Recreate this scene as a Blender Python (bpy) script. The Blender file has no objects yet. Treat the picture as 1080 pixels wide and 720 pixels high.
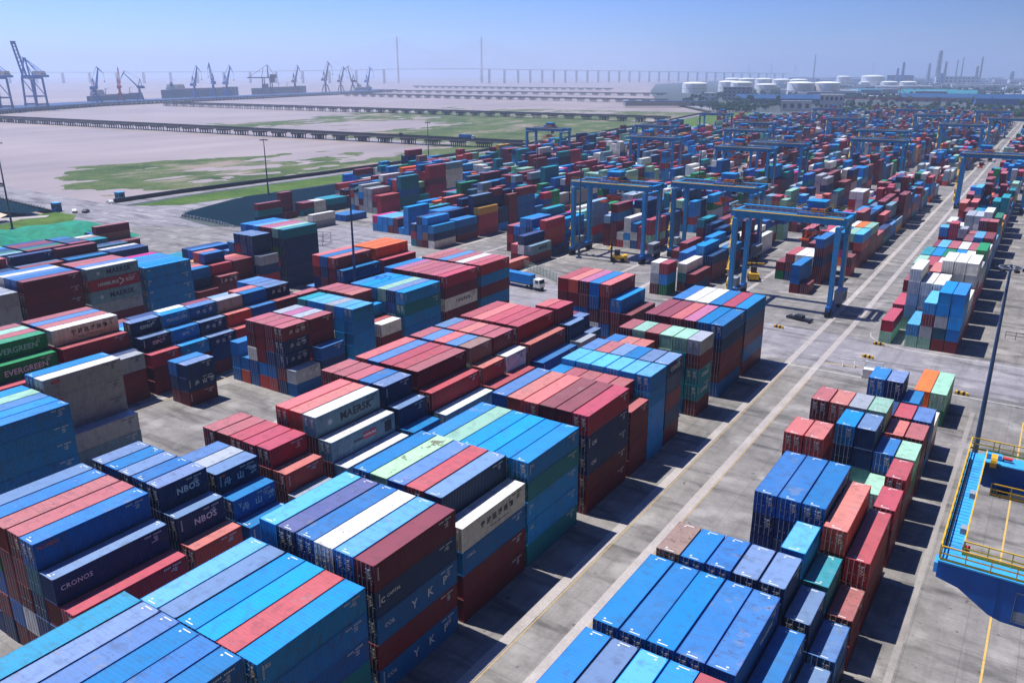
import bpy, math, random
import numpy as np
from mathutils import Vector, Matrix, noise
from mathutils.bvhtree import BVHTree

R = math.radians
sc = bpy.context.scene
col = sc.collection

# ------------------------------------------------------------------ camera, sky, sun, exposure
CAM_H = 57.0
cam_d = bpy.data.cameras.new('camera')
cam = bpy.data.objects.new('camera', cam_d)
col.objects.link(cam)
cam.location = (0, 0, CAM_H)
cam.rotation_euler = (R(90 - 18.194), 0, R(33.598))
cam_d.sensor_width = 36.0
cam_d.lens = 858.0 / 1080.0 * 36.0
cam_d.clip_end = 60000
cam_d.clip_start = 0.5
sc.camera = cam

SUN_TO = Vector((-0.41, -0.055, 1.0)).normalized()      # towards the sun
sun_el = math.asin(SUN_TO.z)
sun_az = math.atan2(SUN_TO.x, SUN_TO.y)
world = bpy.data.worlds.new('World')
sc.world = world
world.use_nodes = True
wn = world.node_tree
bg = wn.nodes['Background']
sky = wn.nodes.new('ShaderNodeTexSky')
sky.sky_type = 'NISHITA'
sky.sun_disc = False
sky.sun_elevation = sun_el
sky.sun_rotation = sun_az
sky.altitude = 0
sky.air_density = 0.7
sky.dust_density = 0.4
sky.ozone_density = 6.0
tint = wn.nodes.new('ShaderNodeMix'); tint.data_type = 'RGBA'; tint.blend_type = 'MULTIPLY'
tint.inputs[0].default_value = 1.0
# summer haze: the low sky is brighter than the high one, and brighter towards the sun's side
tc = wn.nodes.new('ShaderNodeTexCoord'); sp_ = wn.nodes.new('ShaderNodeSeparateXYZ')
wn.links.new(tc.outputs['Generated'], sp_.inputs[0])
low = wn.nodes.new('ShaderNodeValToRGB')
low.color_ramp.elements[0].position = 0.0; low.color_ramp.elements[0].color = (1.58, 1.76, 2.22, 1)
low.color_ramp.elements[1].position = 0.42; low.color_ramp.elements[1].color = (0.30, 0.98, 2.5, 1)
e_ = low.color_ramp.elements.new(0.10); e_.color = (0.84, 1.32, 2.25, 1)
wn.links.new(sp_.outputs['Z'], low.inputs[0])
dt = wn.nodes.new('ShaderNodeVectorMath'); dt.operation = 'DOT_PRODUCT'
dt.inputs[1].default_value = (-0.92, 0.39, 0.0)
wn.links.new(tc.outputs['Generated'], dt.inputs[0])
az = wn.nodes.new('ShaderNodeMath'); az.operation = 'MULTIPLY_ADD'; az.inputs[1].default_value = 0.98
wn.links.new(dt.outputs['Value'], az.inputs[0])
hi_ = wn.nodes.new('ShaderNodeMapRange'); hi_.inputs[1].default_value = 0.06; hi_.inputs[2].default_value = 0.5; hi_.inputs[3].default_value = 0.11; hi_.inputs[4].default_value = 0.66
wn.links.new(sp_.outputs['Z'], hi_.inputs[0]); wn.links.new(hi_.outputs[0], az.inputs[2])
sc_v = wn.nodes.new('ShaderNodeVectorMath'); sc_v.operation = 'SCALE'
wn.links.new(low.outputs[0], sc_v.inputs[0]); wn.links.new(az.outputs[0], sc_v.inputs['Scale'])
wn.links.new(sc_v.outputs[0], tint.inputs[7])
wn.links.new(sky.outputs[0], tint.inputs[6])
wn.links.new(tint.outputs[2], bg.inputs[0])
bg.inputs[1].default_value = 0.072

sl = bpy.data.lights.new('sun', 'SUN')
sl.energy = 5.0
sl.angle = R(0.53)
sl.color = (1.0, 0.975, 0.94)
sun = bpy.data.objects.new('sun', sl)
col.objects.link(sun)
sun.location = (-80, -20, 200)
sun.rotation_euler = SUN_TO.to_track_quat('Z', 'Y').to_euler()

sc.view_settings.view_transform = 'Standard'
sc.view_settings.look = 'None'
sc.view_settings.exposure = 0.22
sc.view_settings.gamma = 1.0
sc.view_settings.use_curve_mapping = False
try:
    sc.cycles.use_denoising = True
    sc.cycles.max_bounces = 6
    sc.cycles.diffuse_bounces = 1
    sc.cycles.glossy_bounces = 3
    sc.cycles.volume_bounces = 2
    sc.cycles.sample_clamp_indirect = 8
except Exception:
    pass

# ------------------------------------------------------------------ helpers
def lin(c):
    return tuple(((x / 255.0) / 12.92 if x / 255.0 <= 0.04045 else ((x / 255.0 + 0.055) / 1.055) ** 2.4) for x in c)

def link(o):
    col.objects.link(o)
    return o

def tag(o, label=None, cat=None, group=None, kind=None):
    if label: o['label'] = label
    if cat: o['category'] = cat
    if group: o['group'] = group
    if kind: o['kind'] = kind
    return o

def empty(name, loc, rz=0.0, label=None, cat=None, group=None):
    o = link(bpy.data.objects.new(name, None))
    o.empty_display_size = 0.5
    o.location = loc
    o.rotation_euler = (0, 0, rz)
    return tag(o, label, cat, group)

def children_map():
    m = {}
    for o in bpy.data.objects:
        if o.parent: m.setdefault(o.parent.name, []).append(o)
    return m

def copy_tree(src, kids, parent=None, recolor=None):
    c = link(src.copy())
    if parent: c.parent = parent
    if recolor and c.type == 'MESH':
        for s in c.material_slots:
            if s.material and s.material.name in recolor:
                mname = recolor[s.material.name]
                s.link = 'OBJECT'
                s.material = bpy.data.materials[mname]
    for ch in kids.get(src.name, []):
        copy_tree(ch, kids, c, recolor)
    return c

class MB:
    def __init__(self):
        self.v, self.f, self.m = [], [], []
    def add(self, vs, fs, mi=0):
        n = len(self.v)
        self.v += [tuple(p) for p in vs]
        for f in fs:
            self.f.append(tuple(n + i for i in f)); self.m.append(mi)
        return self
    def box(self, c, s, rz=0.0, mi=0):
        x, y, z = s[0] / 2, s[1] / 2, s[2] / 2
        ca, sa = math.cos(rz), math.sin(rz)
        vs = []
        for dx, dy, dz in ((-x, -y, -z), (x, -y, -z), (x, y, -z), (-x, y, -z), (-x, -y, z), (x, -y, z), (x, y, z), (-x, y, z)):
            vs.append((c[0] + dx * ca - dy * sa, c[1] + dx * sa + dy * ca, c[2] + dz))
        return self.add(vs, [(0, 3, 2, 1), (4, 5, 6, 7), (0, 1, 5, 4), (1, 2, 6, 5), (2, 3, 7, 6), (3, 0, 4, 7)], mi)
    def b2(self, a, b, mi=0):
        return self.box([(a[i] + b[i]) / 2 for i in range(3)], [abs(b[i] - a[i]) for i in range(3)], 0, mi)
    def beam(self, p, q, w, h=None, w2=None, h2=None, mi=0):
        p, q = Vector(p), Vector(q)
        h = w if h is None else h
        w2 = w if w2 is None else w2
        h2 = h if h2 is None else h2
        d = (q - p).normalized()
        up = Vector((0, 0, 1)) if abs(d.z) < 0.95 else Vector((0, 1, 0))
        s = d.cross(up).normalized()
        u = s.cross(d).normalized()
        vs = []
        for c, ww, hh in ((p, w, h), (q, w2, h2)):
            for a, b in ((-1, -1), (1, -1), (1, 1), (-1, 1)):
                vs.append(c + s * (a * ww / 2) + u * (b * hh / 2))
        return self.add(vs, [(3, 2, 1, 0), (4, 5, 6, 7), (0, 1, 5, 4), (1, 2, 6, 5), (2, 3, 7, 6), (3, 0, 4, 7)], mi)
    def cyl(self, p, q, r, r2=None, n=8, mi=0, cap=True):
        p, q = Vector(p), Vector(q)
        r2 = r if r2 is None else r2
        d = (q - p).normalized()
        up = Vector((0, 0, 1)) if abs(d.z) < 0.95 else Vector((0, 1, 0))
        s = d.cross(up).normalized(); u = s.cross(d).normalized()
        vs = []
        for c, rr in ((p, r), (q, r2)):
            for i in range(n):
                a = 2 * math.pi * i / n
                vs.append(c + s * (math.cos(a) * rr) + u * (math.sin(a) * rr))
        fs = [(i, (i + 1) % n, n + (i + 1) % n, n + i) for i in range(n)]
        if cap: fs += [tuple(range(n - 1, -1, -1)), tuple(range(n, 2 * n))]
        return self.add(vs, fs, mi)
    def quad(self, a, b, c, d, mi=0):
        return self.add([a, b, c, d], [(0, 1, 2, 3)], mi)
    def prism(self, poly, axis, a, b, mi=0):
        """polygon given in the two other axes, extruded along axis from a to b"""
        n = len(poly)
        def mk(p, t):
            if axis == 0: return (t, p[0], p[1])
            if axis == 1: return (p[0], t, p[1])
            return (p[0], p[1], t)
        vs = [mk(p, a) for p in poly] + [mk(p, b) for p in poly]
        fs = [tuple(range(n - 1, -1, -1)), tuple(range(n, 2 * n))]
        fs += [(i, (i + 1) % n, n + (i + 1) % n, n + i) for i in range(n)]
        return self.add(vs, fs, mi)
    def mesh(self, name, mats):
        me = bpy.data.meshes.new(name)
        me.from_pydata(self.v, [], self.f)
        for m in (mats if isinstance(mats, (list, tuple)) else [mats]):
            me.materials.append(m)
        me.polygons.foreach_set('material_index', self.m)
        me.update()
        return me
    def build(self, name, mats, parent=None, loc=None, smooth=False):
        me = self.mesh(name, mats)
        if smooth:
            me.polygons.foreach_set('use_smooth', [True] * len(me.polygons))
        o = link(bpy.data.objects.new(name, me))
        if parent: o.parent = parent
        if loc: o.location = loc
        return o

def sheet(name, pts, z, m, parent=None):
    b = MB()
    b.add([(p[0], p[1], z) for p in pts], [tuple(range(len(pts)))])
    o = b.build(name, m, parent)
    if not parent: o['kind'] = 'structure'
    return o

# ------------------------------------------------------------------ materials
class NT:
    def __init__(self, name):
        self.mat = bpy.data.materials.new(name)
        self.mat.use_nodes = True
        self.t = self.mat.node_tree
        self.p = self.t.nodes['Principled BSDF']
    def n(self, kind, **kw):
        nd = self.t.nodes.new(kind)
        for k, v in kw.items():
            if isinstance(k, str) and k.startswith('i_'):
                nd.inputs[k[2:].replace('_', ' ')].default_value = v
            else:
                setattr(nd, k, v)
        return nd
    def l(self, a, b):
        self.t.links.new(a, b)

def math_n(N, op, a, b=None, clamp=False):
    nd = N.n('ShaderNodeMath', operation=op, use_clamp=clamp)
    for i, x in enumerate((a, b)):
        if x is None: continue
        if isinstance(x, (int, float)): nd.inputs[i].default_value = x
        else: N.l(x, nd.inputs[i])
    return nd.outputs[0]

def ramp(N, fac, stops):
    nd = N.n('ShaderNodeValToRGB')
    el = nd.color_ramp.elements
    while len(el) < len(stops): el.new(0.5)
    for e, (p, c) in zip(el, stops):
        e.position = p
        e.color = c if len(c) == 4 else tuple(c) + (1,)
    N.l(fac, nd.inputs[0])
    return nd.outputs[0]

def mixc(N, fac, a, b, mode='MIX'):
    nd = N.n('ShaderNodeMix', data_type='RGBA', blend_type=mode)
    for i, x in ((0, fac), (6, a), (7, b)):
        if isinstance(x, (int, float)): nd.inputs[i].default_value = x
        elif isinstance(x, tuple): nd.inputs[i].default_value = x if len(x) == 4 else x + (1,)
        else: N.l(x, nd.inputs[i])
    return nd.outputs[2]

def noise_n(N, vec, scale, detail=4, rough=0.55):
    nd = N.n('ShaderNodeTexNoise')
    nd.inputs['Scale'].default_value = scale
    nd.inputs['Detail'].default_value = detail
    nd.inputs['Roughness'].default_value = rough
    if vec is not None: N.l(vec, nd.inputs['Vector'])
    return nd.outputs[0]

def paint(name, rgb, near, rough=0.5, fade=0.3, rust=1.0, rotten=0.0):
    """weathered container paint: per-container tint, dust on the upward faces, rust spots, run-down streaks"""
    N = NT(name)
    geo = N.n('ShaderNodeNewGeometry')
    pos = geo.outputs['Position']
    if near:
        info = N.n('ShaderNodeObjectInfo')
        wnz = N.n('ShaderNodeTexWhiteNoise', noise_dimensions='1D')
        N.l(info.outputs['Object Index'], wnz.inputs['W'])
        rnd = wnz.outputs['Value']
    else:
        rnd = geo.outputs['Random Per Island']
    base = lin(rgb) + (1,)
    hsv = N.n('ShaderNodeHueSaturation')
    hsv.inputs['Color'].default_value = base
    N.l(math_n(N, 'MULTIPLY_ADD', rnd, 0.30), hsv.inputs['Value'])
    hsv.inputs['Value'].links[0].from_node.inputs[2].default_value = 0.82
    r2 = math_n(N, 'FRACT', math_n(N, 'MULTIPLY', rnd, 7.31))
    m = N.n('ShaderNodeMath', operation='MULTIPLY_ADD'); N.l(r2, m.inputs[0]); m.inputs[1].default_value = 0.016; m.inputs[2].default_value = 0.490
    N.l(m.outputs[0], hsv.inputs['Hue'])
    c = hsv.outputs[0]
    sep = N.n('ShaderNodeSeparateXYZ'); N.l(geo.outputs['Normal'], sep.inputs[0])
    up = math_n(N, 'GREATER_THAN', sep.outputs['Z'], 0.5)
    big = noise_n(N, pos, 0.22, 5, 0.6)
    # chalky fading and dust on the roof
    f = math_n(N, 'MULTIPLY', math_n(N, 'MULTIPLY', big, up), math_n(N, 'ADD', math_n(N, 'MULTIPLY', r2, fade * 1.1), fade * 0.25))
    pale = tuple(0.25 + 0.5 * x for x in base[:3])
    c = mixc(N, f, c, (pale[0], pale[1], pale[2], 1))
    # scraped and chalked patches on some roofs only
    pt = noise_n(N, pos, 0.42, 7, 0.62)
    pm = math_n(N, 'MULTIPLY', ramp(N, pt, [(0.60, (0, 0, 0)), (0.64, (1, 1, 1))]), math_n(N, 'MULTIPLY', up, math_n(N, 'MULTIPLY', math_n(N, 'GREATER_THAN', r2, 0.66), 0.30)))
    c = mixc(N, pm, c, (0.30, 0.28, 0.26, 1))
    # blotches
    bl = noise_n(N, pos, 0.9, 6, 0.65)
    c = mixc(N, math_n(N, 'MULTIPLY', ramp(N, bl, [(0.50, (0, 0, 0)), (0.70, (1, 1, 1))]), 0.36), c, (0.06, 0.06, 0.065, 1))
    # rain dirt lying in the corrugations across the roof
    mr_ = N.n('ShaderNodeMapping'); mr_.inputs['Scale'].default_value = (0.35, 4.2, 1.0)
    N.l(pos, mr_.inputs[0])
    rs = noise_n(N, mr_.outputs[0], 1.0, 5, 0.65)
    c = mixc(N, math_n(N, 'MULTIPLY', math_n(N, 'MULTIPLY', ramp(N, rs, [(0.50, (0, 0, 0)), (0.70, (1, 1, 1))]), up), math_n(N, 'MULTIPLY', r2, 0.42)), c, (0.09, 0.085, 0.085, 1))
    # rust and scrapes, more on some containers than on others
    sp = noise_n(N, pos, 2.3, 7, 0.7)
    thr = math_n(N, 'MULTIPLY', math_n(N, 'POWER', r2, 3.0), 0.10 * rust)
    msk = math_n(N, 'GREATER_THAN', math_n(N, 'ADD', sp, thr) if not rotten else math_n(N, 'ADD', math_n(N, 'MULTIPLY', noise_n(N, pos, 0.55, 6, 0.6), 0.9), math_n(N, 'MULTIPLY', sp, 0.35)), 0.715)
    c = mixc(N, math_n(N, 'MULTIPLY', msk, 0.75), c, (0.11, 0.055, 0.035, 1))
    # vertical run-down dirt on the sides
    mp = N.n('ShaderNodeMapping'); mp.inputs['Scale'].default_value = (2.2, 2.2, 0.12)
    N.l(pos, mp.inputs[0])
    st = noise_n(N, mp.outputs[0], 1.0, 4, 0.6)
    side = math_n(N, 'SUBTRACT', 1.0, up)
    c = mixc(N, math_n(N, 'MULTIPLY', math_n(N, 'MULTIPLY', ramp(N, st, [(0.52, (0, 0, 0)), (0.75, (1, 1, 1))]), side), 0.30), c, (0.05, 0.045, 0.045, 1))
    N.l(c, N.p.inputs['Base Color'])
    rr = N.n('ShaderNodeMath', operation='MULTIPLY_ADD'); N.l(big, rr.inputs[0]); rr.inputs[1].default_value = 0.3; rr.inputs[2].default_value = rough - 0.12
    N.l(rr.outputs[0], N.p.inputs['Roughness'])
    N.p.inputs['Specular IOR Level'].default_value = 0.22
    return N.mat

def plain(name, rgb, rough=0.55, metal=0.0, var=0.12, scale=1.0, spec=0.4, grime=0.0):
    N = NT(name)
    geo = N.n('ShaderNodeNewGeometry')
    nz = noise_n(N, geo.outputs['Position'], scale, 5, 0.6)
    b = lin(rgb)
    lo = tuple(x * (1 - var) for x in b); hi = tuple(min(1, x * (1 + var)) for x in b)
    c = ramp(N, nz, [(0.3, lo), (0.7, hi)])
    if grime:
        g1 = noise_n(N, geo.outputs['Position'], 0.8, 8, 0.7)
        c = mixc(N, math_n(N, 'MULTIPLY', ramp(N, g1, [(0.50, (0, 0, 0)), (0.66, (1, 1, 1))]), grime), c, (0.05, 0.05, 0.055, 1))
        g2 = noise_n(N, geo.outputs['Position'], 5.0, 6, 0.7)
        c = mixc(N, math_n(N, 'MULTIPLY', math_n(N, 'GREATER_THAN', g2, 0.68), min(1.0, grime * 2)), c, (0.16, 0.085, 0.05, 1))
    N.l(c, N.p.inputs['Base Color'])
    N.p.inputs['Roughness'].default_value = rough
    N.p.inputs['Metallic'].default_value = metal
    N.p.inputs['Specular IOR Level'].default_value = spec
    return N.mat

PAL = {  # paint colours (letter: name, sRGB)
 'm': ('maroon', (114, 32, 36)), 'r': ('red', (168, 40, 48)), 'x': ('orange red', (196, 76, 62)), 'T': ('turquoise blue', (0, 142, 180)), 'L': ('rusted pale green', (164, 206, 160)), 'o': ('orange', (240, 110, 25)),
 'd': ('dusty pink', (174, 80, 80)), 'k': ('mauve pink', (190, 105, 140)), 'M': ('magenta', (205, 25, 120)), 'b': ('blue', (0, 98, 178)),
 'c': ('bright blue', (0, 136, 220)), 'f': ('light blue', (84, 172, 222)), 'n': ('navy', (4, 46, 98)), 'q': ('mid blue', (12, 110, 182)),
 's': ('grey blue', (104, 134, 180)), 'p': ('periwinkle', (80, 128, 190)), 'v': ('violet blue', (84, 94, 150)), 't': ('teal', (0, 128, 146)),
 'z': ('dark teal', (24, 76, 100)), 'g': ('green', (10, 112, 66)), 'e': ('bright green', (14, 140, 74)), 'l': ('pale green', (150, 200, 172)),
 'w': ('white', (232, 230, 224)), 'y': ('grey', (166, 172, 180)), 'a': ('grey turquoise', (128, 166, 188)), 'W': ('off white', (232, 229, 220)), 'A': ('cream white', (236, 234, 228)), 'u': ('tan', (150, 116, 100)),
 'Y': ('yellow', (222, 160, 40)),
}
NEAR, FAR = {}, {}
for k, (nm, rgb) in PAL.items():
    nearname = 'paint ' + nm
    fd = 0.22
    NEAR[k] = paint(nearname, rgb, True, fade=fd)
    FAR[k] = paint('distant paint ' + nm, rgb, False, fade=fd)
FARKEYS = list(PAL.keys())
# lighter roof paints: part bleaching, part sunlight put into the colour
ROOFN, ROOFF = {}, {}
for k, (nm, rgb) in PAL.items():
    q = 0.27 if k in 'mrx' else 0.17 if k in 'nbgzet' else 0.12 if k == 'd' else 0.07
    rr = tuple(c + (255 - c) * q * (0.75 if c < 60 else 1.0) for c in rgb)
    ROOFN[k] = paint('bleached sunlit roof paint ' + nm, rr, True, fade=0.26, rust=1.35 if k in 'lugk' else 1.0, rotten=0.42 if k == 'L' else 0.0)
    ROOFF[k] = paint('distant bleached sunlit roof paint ' + nm, rr, False, fade=0.26)
WALLOF = {'s': 'n', 'p': 'b', 'q': 'b', 'v': 'n', 'd': 'm', 'k': 'm', 'f': 'c', 'W': 'y', 'A': 'a'}  # darker wall paint below these roofs, partly shade put into the colour

M = {}
M['blue'] = plain('crane blue', (34, 146, 210), 0.5, grime=0.30)
M['lblue'] = plain('walkway light blue', (60, 165, 225), 0.55, grime=0.4)
M['dblue'] = plain('deep crane blue', (0, 92, 174), 0.5, grime=0.25)
M['yellow'] = plain('safety yellow', (226, 176, 26), 0.55, grime=0.3)
M['dark'] = plain('dark steel', (38, 42, 52), 0.6)
M['steel'] = plain('galvanised steel', (150, 156, 165), 0.45, 0.3)
M['white'] = plain('white paint', (228, 228, 224), 0.5, var=0.05)
M['black'] = plain('black rubber', (22, 22, 24), 0.8)
M['glass'] = plain('dark glass', (30, 44, 58), 0.12, 0.0, spec=0.6)
M['ink'] = plain('dark lettering', (12, 34, 70), 0.5)
M['letter'] = plain('white lettering', (205, 212, 220), 0.5, var=0.04)
M['rlabel'] = plain('red label', (205, 45, 60), 0.5)
M['orange'] = plain('orange paint', (225, 95, 35), 0.5)
M['redp'] = plain('red crane paint', (190, 45, 50), 0.5)
M['purple'] = plain('faded purple crane paint', (110, 70, 110), 0.5)
M['poleblue'] = plain('mast blue grey', (62, 92, 130), 0.4, 0.2)
M['conc'] = plain('pier concrete', (116, 114, 114), 0.8)
M['concd'] = plain('stained pier concrete', (58, 62, 70), 0.85)
M['tank'] = plain('tank white', (246, 246, 243), 0.5, var=0.04, scale=0.1)
M['roofblue'] = plain('blue roof sheet', (24, 70, 112), 0.5, scale=0.1)
M['roofteal'] = plain('teal roof sheet', (40, 128, 138), 0.5, scale=0.1)
M['wallw'] = plain('white wall', (220, 222, 225), 0.7, scale=0.1)
M['wallg'] = plain('grey wall', (140, 148, 158), 0.7, scale=0.1)
M['rust'] = plain('rusty red', (130, 50, 48), 0.8, scale=0.1)
M['hull'] = plain('ship hull blue', (14, 80, 132), 0.5, scale=0.1)
M['hullr'] = plain('ship hull dark', (30, 62, 98), 0.5, scale=0.1)
M['plate'] = plain('door marking white', (225, 225, 215), 0.5, var=0.03)
M['platey'] = plain('door marking yellow', (235, 190, 40), 0.5, var=0.03)
M['net'] = plain('green dust net', (0, 132, 100), 0.8, var=0.35, scale=0.35)
M['sand'] = plain('pale sand', (215, 190, 160), 0.9)
M['skin'] = plain('hatch cover red brown', (130, 70, 60), 0.7)

def ground_mat(name, lo, hi, streak=True, slab=True):
    N = NT(name)
    geo = N.n('ShaderNodeNewGeometry')
    pos = geo.outputs['Position']
    big = noise_n(N, pos, 0.035, 6, 0.62)
    mid = noise_n(N, pos, 0.35, 6, 0.65)
    fine = noise_n(N, pos, 3.0, 6, 0.7)
    a = math_n(N, 'ADD', math_n(N, 'MULTIPLY', big, 0.5), math_n(N, 'MULTIPLY', mid, 0.5))
    c = ramp(N, a, [(0.34, lin(lo)), (0.66, lin(hi))])
    c = mixc(N, math_n(N, 'MULTIPLY', ramp(N, fine, [(0.35, (1, 1, 1)), (0.6, (0, 0, 0))]), 0.25), c, (0.10, 0.095, 0.09, 1))
    if streak:
        # tyre rubber drawn across the lanes, oil spots
        mp = N.n('ShaderNodeMapping'); mp.inputs['Scale'].default_value = (0.05, 0.28, 1.0); mp.inputs['Rotation'].default_value = (0, 0, 0.12)
        N.l(pos, mp.inputs[0])
        st = noise_n(N, mp.outputs[0], 1.0, 6, 0.62)
        c = mixc(N, math_n(N, 'MULTIPLY', ramp(N, st, [(0.51, (0, 0, 0)), (0.66, (1, 1, 1))]), 0.68), c, (0.055, 0.052, 0.05, 1))
        mp2 = N.n('ShaderNodeMapping'); mp2.inputs['Scale'].default_value = (0.6, 0.035, 1.0)
        N.l(pos, mp2.inputs[0])
        st2 = noise_n(N, mp2.outputs[0], 1.0, 5, 0.6)
        c = mixc(N, math_n(N, 'MULTIPLY', ramp(N, st2, [(0.52, (0, 0, 0)), (0.72, (1, 1, 1))]), 0.35), c, (0.08, 0.076, 0.072, 1))
        oil = noise_n(N, pos, 0.8, 3, 0.5)
        c = mixc(N, math_n(N, 'MULTIPLY', math_n(N, 'GREATER_THAN', oil, 0.70), 0.6), c, (0.04, 0.04, 0.04, 1))
        pale = noise_n(N, pos, 0.16, 4, 0.5)
        c = mixc(N, math_n(N, 'MULTIPLY', ramp(N, pale, [(0.56, (0, 0, 0)), (0.68, (1, 1, 1))]), 0.5), c, (0.46, 0.43, 0.40, 1))
    if slab:
        br = N.n('ShaderNodeTexBrick')
        br.offset = 0.0
        br.inputs['Scale'].default_value = 1.0
        br.inputs['Mortar Size'].default_value = 0.05
        br.inputs['Brick Width'].default_value = 5.0
        br.inputs['Row Height'].default_value = 5.0
        br.inputs['Color1'].default_value = (1, 1, 1, 1); br.inputs['Color2'].default_value = (0.92, 0.92, 0.92, 1)
        br.inputs['Mortar'].default_value = (0.55, 0.55, 0.55, 1)
        N.l(pos, br.inputs['Vector'])
        c = mixc(N, 0.55, c, br.outputs[0], 'MULTIPLY')
    N.l(c, N.p.inputs['Base Color'])
    N.p.inputs['Roughness'].default_value = 0.85
    N.p.inputs['Specular IOR Level'].default_value = 0.2
    return N.mat

M['yard'] = ground_mat('yard concrete', (112, 109, 105), (162, 156, 150))
M['strip'] = ground_mat('pale concrete strip', (158, 150, 144), (196, 187, 180), streak=False, slab=False)
M['road'] = ground_mat('road asphalt', (128, 124, 128), (165, 160, 162), streak=True, slab=False)
M['yline'] = plain('yellow road paint', (206, 170, 92), 0.7, var=0.2, scale=2.0)
M['wline'] = plain('worn white road paint', (200, 198, 192), 0.7, var=0.2, scale=2.0)
M['land'] = ground_mat('industrial land', (48, 62, 58), (92, 100, 94), streak=False, slab=False)

def grass_mat(name, a, b, c3):
    N = NT(name)
    geo = N.n('ShaderNodeNewGeometry'); pos = geo.outputs['Position']
    n1 = noise_n(N, pos, 0.03, 6, 0.7); n2 = noise_n(N, pos, 0.5, 6, 0.7)
    a_ = math_n(N, 'ADD', math_n(N, 'MULTIPLY', n1, 0.6), math_n(N, 'MULTIPLY', n2, 0.4))
    N.l(ramp(N, a_, [(0.35, lin(a)), (0.5, lin(b)), (0.66, lin(c3))]), N.p.inputs['Base Color'])
    N.p.inputs['Roughness'].default_value = 0.95
    N.p.inputs['Specular IOR Level'].default_value = 0.1
    bp = N.n('ShaderNodeBump'); bp.inputs['Strength'].default_value = 0.6; bp.inputs['Distance'].default_value = 0.6
    N.l(n2, bp.inputs['Height']); N.l(bp.outputs[0], N.p.inputs['Normal'])
    return N.mat
M['grass'] = grass_mat('dyke grass', (52, 80, 30), (84, 110, 44), (118, 134, 70))
M['marsh'] = grass_mat('marsh grass', (50, 70, 38), (82, 100, 54), (124, 122, 84))
M['leaf'] = grass_mat('distant foliage', (24, 46, 26), (36, 62, 34), (52, 80, 42))

def muddy(name):
    # tidal mud shows through the marsh between the tufts
    m_ = bpy.data.materials[name]; t_ = m_.node_tree; p_ = t_.nodes['Principled BSDF']
    src = p_.inputs['Base Color'].links[0].from_socket
    N = NT.__new__(NT); N.mat, N.t, N.p = m_, t_, p_
    geo = N.n('ShaderNodeNewGeometry')
    mp = N.n('ShaderNodeMapping'); mp.inputs['Scale'].default_value = (1.0, 0.45, 1.0); N.l(geo.outputs['Position'], mp.inputs[0])
    a_ = noise_n(N, mp.outputs[0], 0.022, 9, 0.72)
    c = mixc(N, ramp(N, a_, [(0.52, (0, 0, 0)), (0.62, (1, 1, 1))]), src, lin((150, 136, 122)) + (1,))
    N.l(c, p_.inputs['Base Color'])
muddy('marsh grass')

def water_mat(name, lo, hi, rough):
    N = NT(name)
    geo = N.n('ShaderNodeNewGeometry'); pos = geo.outputs['Position']
    n1 = noise_n(N, pos, 0.004, 5, 0.6)
    mpw = N.n('ShaderNodeMapping'); mpw.inputs['Scale'].default_value = (0.02, 0.003, 1.0); mpw.inputs['Rotation'].default_value = (0, 0, 0.5); N.l(pos, mpw.inputs[0])
    n2 = noise_n(N, mpw.outputs[0], 1.0, 8, 0.65)
    N.l(ramp(N, math_n(N, 'ADD', math_n(N, 'MULTIPLY', n1, 0.5), math_n(N, 'MULTIPLY', n2, 0.5)), [(0.38, lin(lo)), (0.62, lin(hi))]), N.p.inputs['Base Color'])
    N.p.inputs['Roughness'].default_value = rough
    N.p.inputs['Specular IOR Level'].default_value = 0.3
    rp = noise_n(N, pos, 0.6, 4, 0.6)
    bp = N.n('ShaderNodeBump'); bp.inputs['Strength'].default_value = 0.12; bp.inputs['Distance'].default_value = 0.3
    N.l(rp, bp.inputs['Height']); N.l(bp.outputs[0], N.p.inputs['Normal'])
    return N.mat
M['water'] = water_mat('muddy river water', (142, 127, 115), (172, 155, 141), 0.5)
M['pond'] = water_mat('dark pond water', (8, 30, 44), (14, 42, 54), 0.9)
M['pond'].node_tree.nodes['Principled BSDF'].inputs['Specular IOR Level'].default_value = 0.03

M['kerb'] = ground_mat('worn gutter concrete', (136, 130, 126), (176, 169, 163), streak=False, slab=False)

M['quayblue'] = plain('quay crane blue', (0, 104, 205), 0.5)
M['quayred'] = plain('quay crane red', (215, 45, 50), 0.5)

# ------------------------------------------------------------------ the setting
BIG = 14000
sheet('river', [(-BIG, -2000), (BIG, -2000), (BIG, 16000), (-BIG, 16000)], -3.0, M['water'])
# land: the port and the industrial shore behind it
DYKE = [(-352, -300), (-352, 150), (-360, 200), (-366, 215), (-369, 250), (-368, 348), (-372, 450), (-381, 580), (-398, 764), (-430, 1000), (-478, 1290)]
land = [(60, -300)] + [(400, -300), (BIG, 3000), (BIG, 16000), (-3600, 16000), (-3000, 9000), (-2050, 4600), (-1250, 2760), (-800, 1800)] + DYKE[::-1]
sheet('industrial_land', land, -0.4, M['land'])
def shear(y):
    return -0.012 * max(0.0, y - 200.0)
yard = [(80, -120), (80, 900), (40, 1280), (-335, 1280), (-330, 700), (-318, 560), (-300, 420), (-284, 330), (-262, 262), (-262, 206), (-300, 184), (-300, -120)]
sheet('yard_pavement', yard, 0.0, M['yard'])

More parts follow.
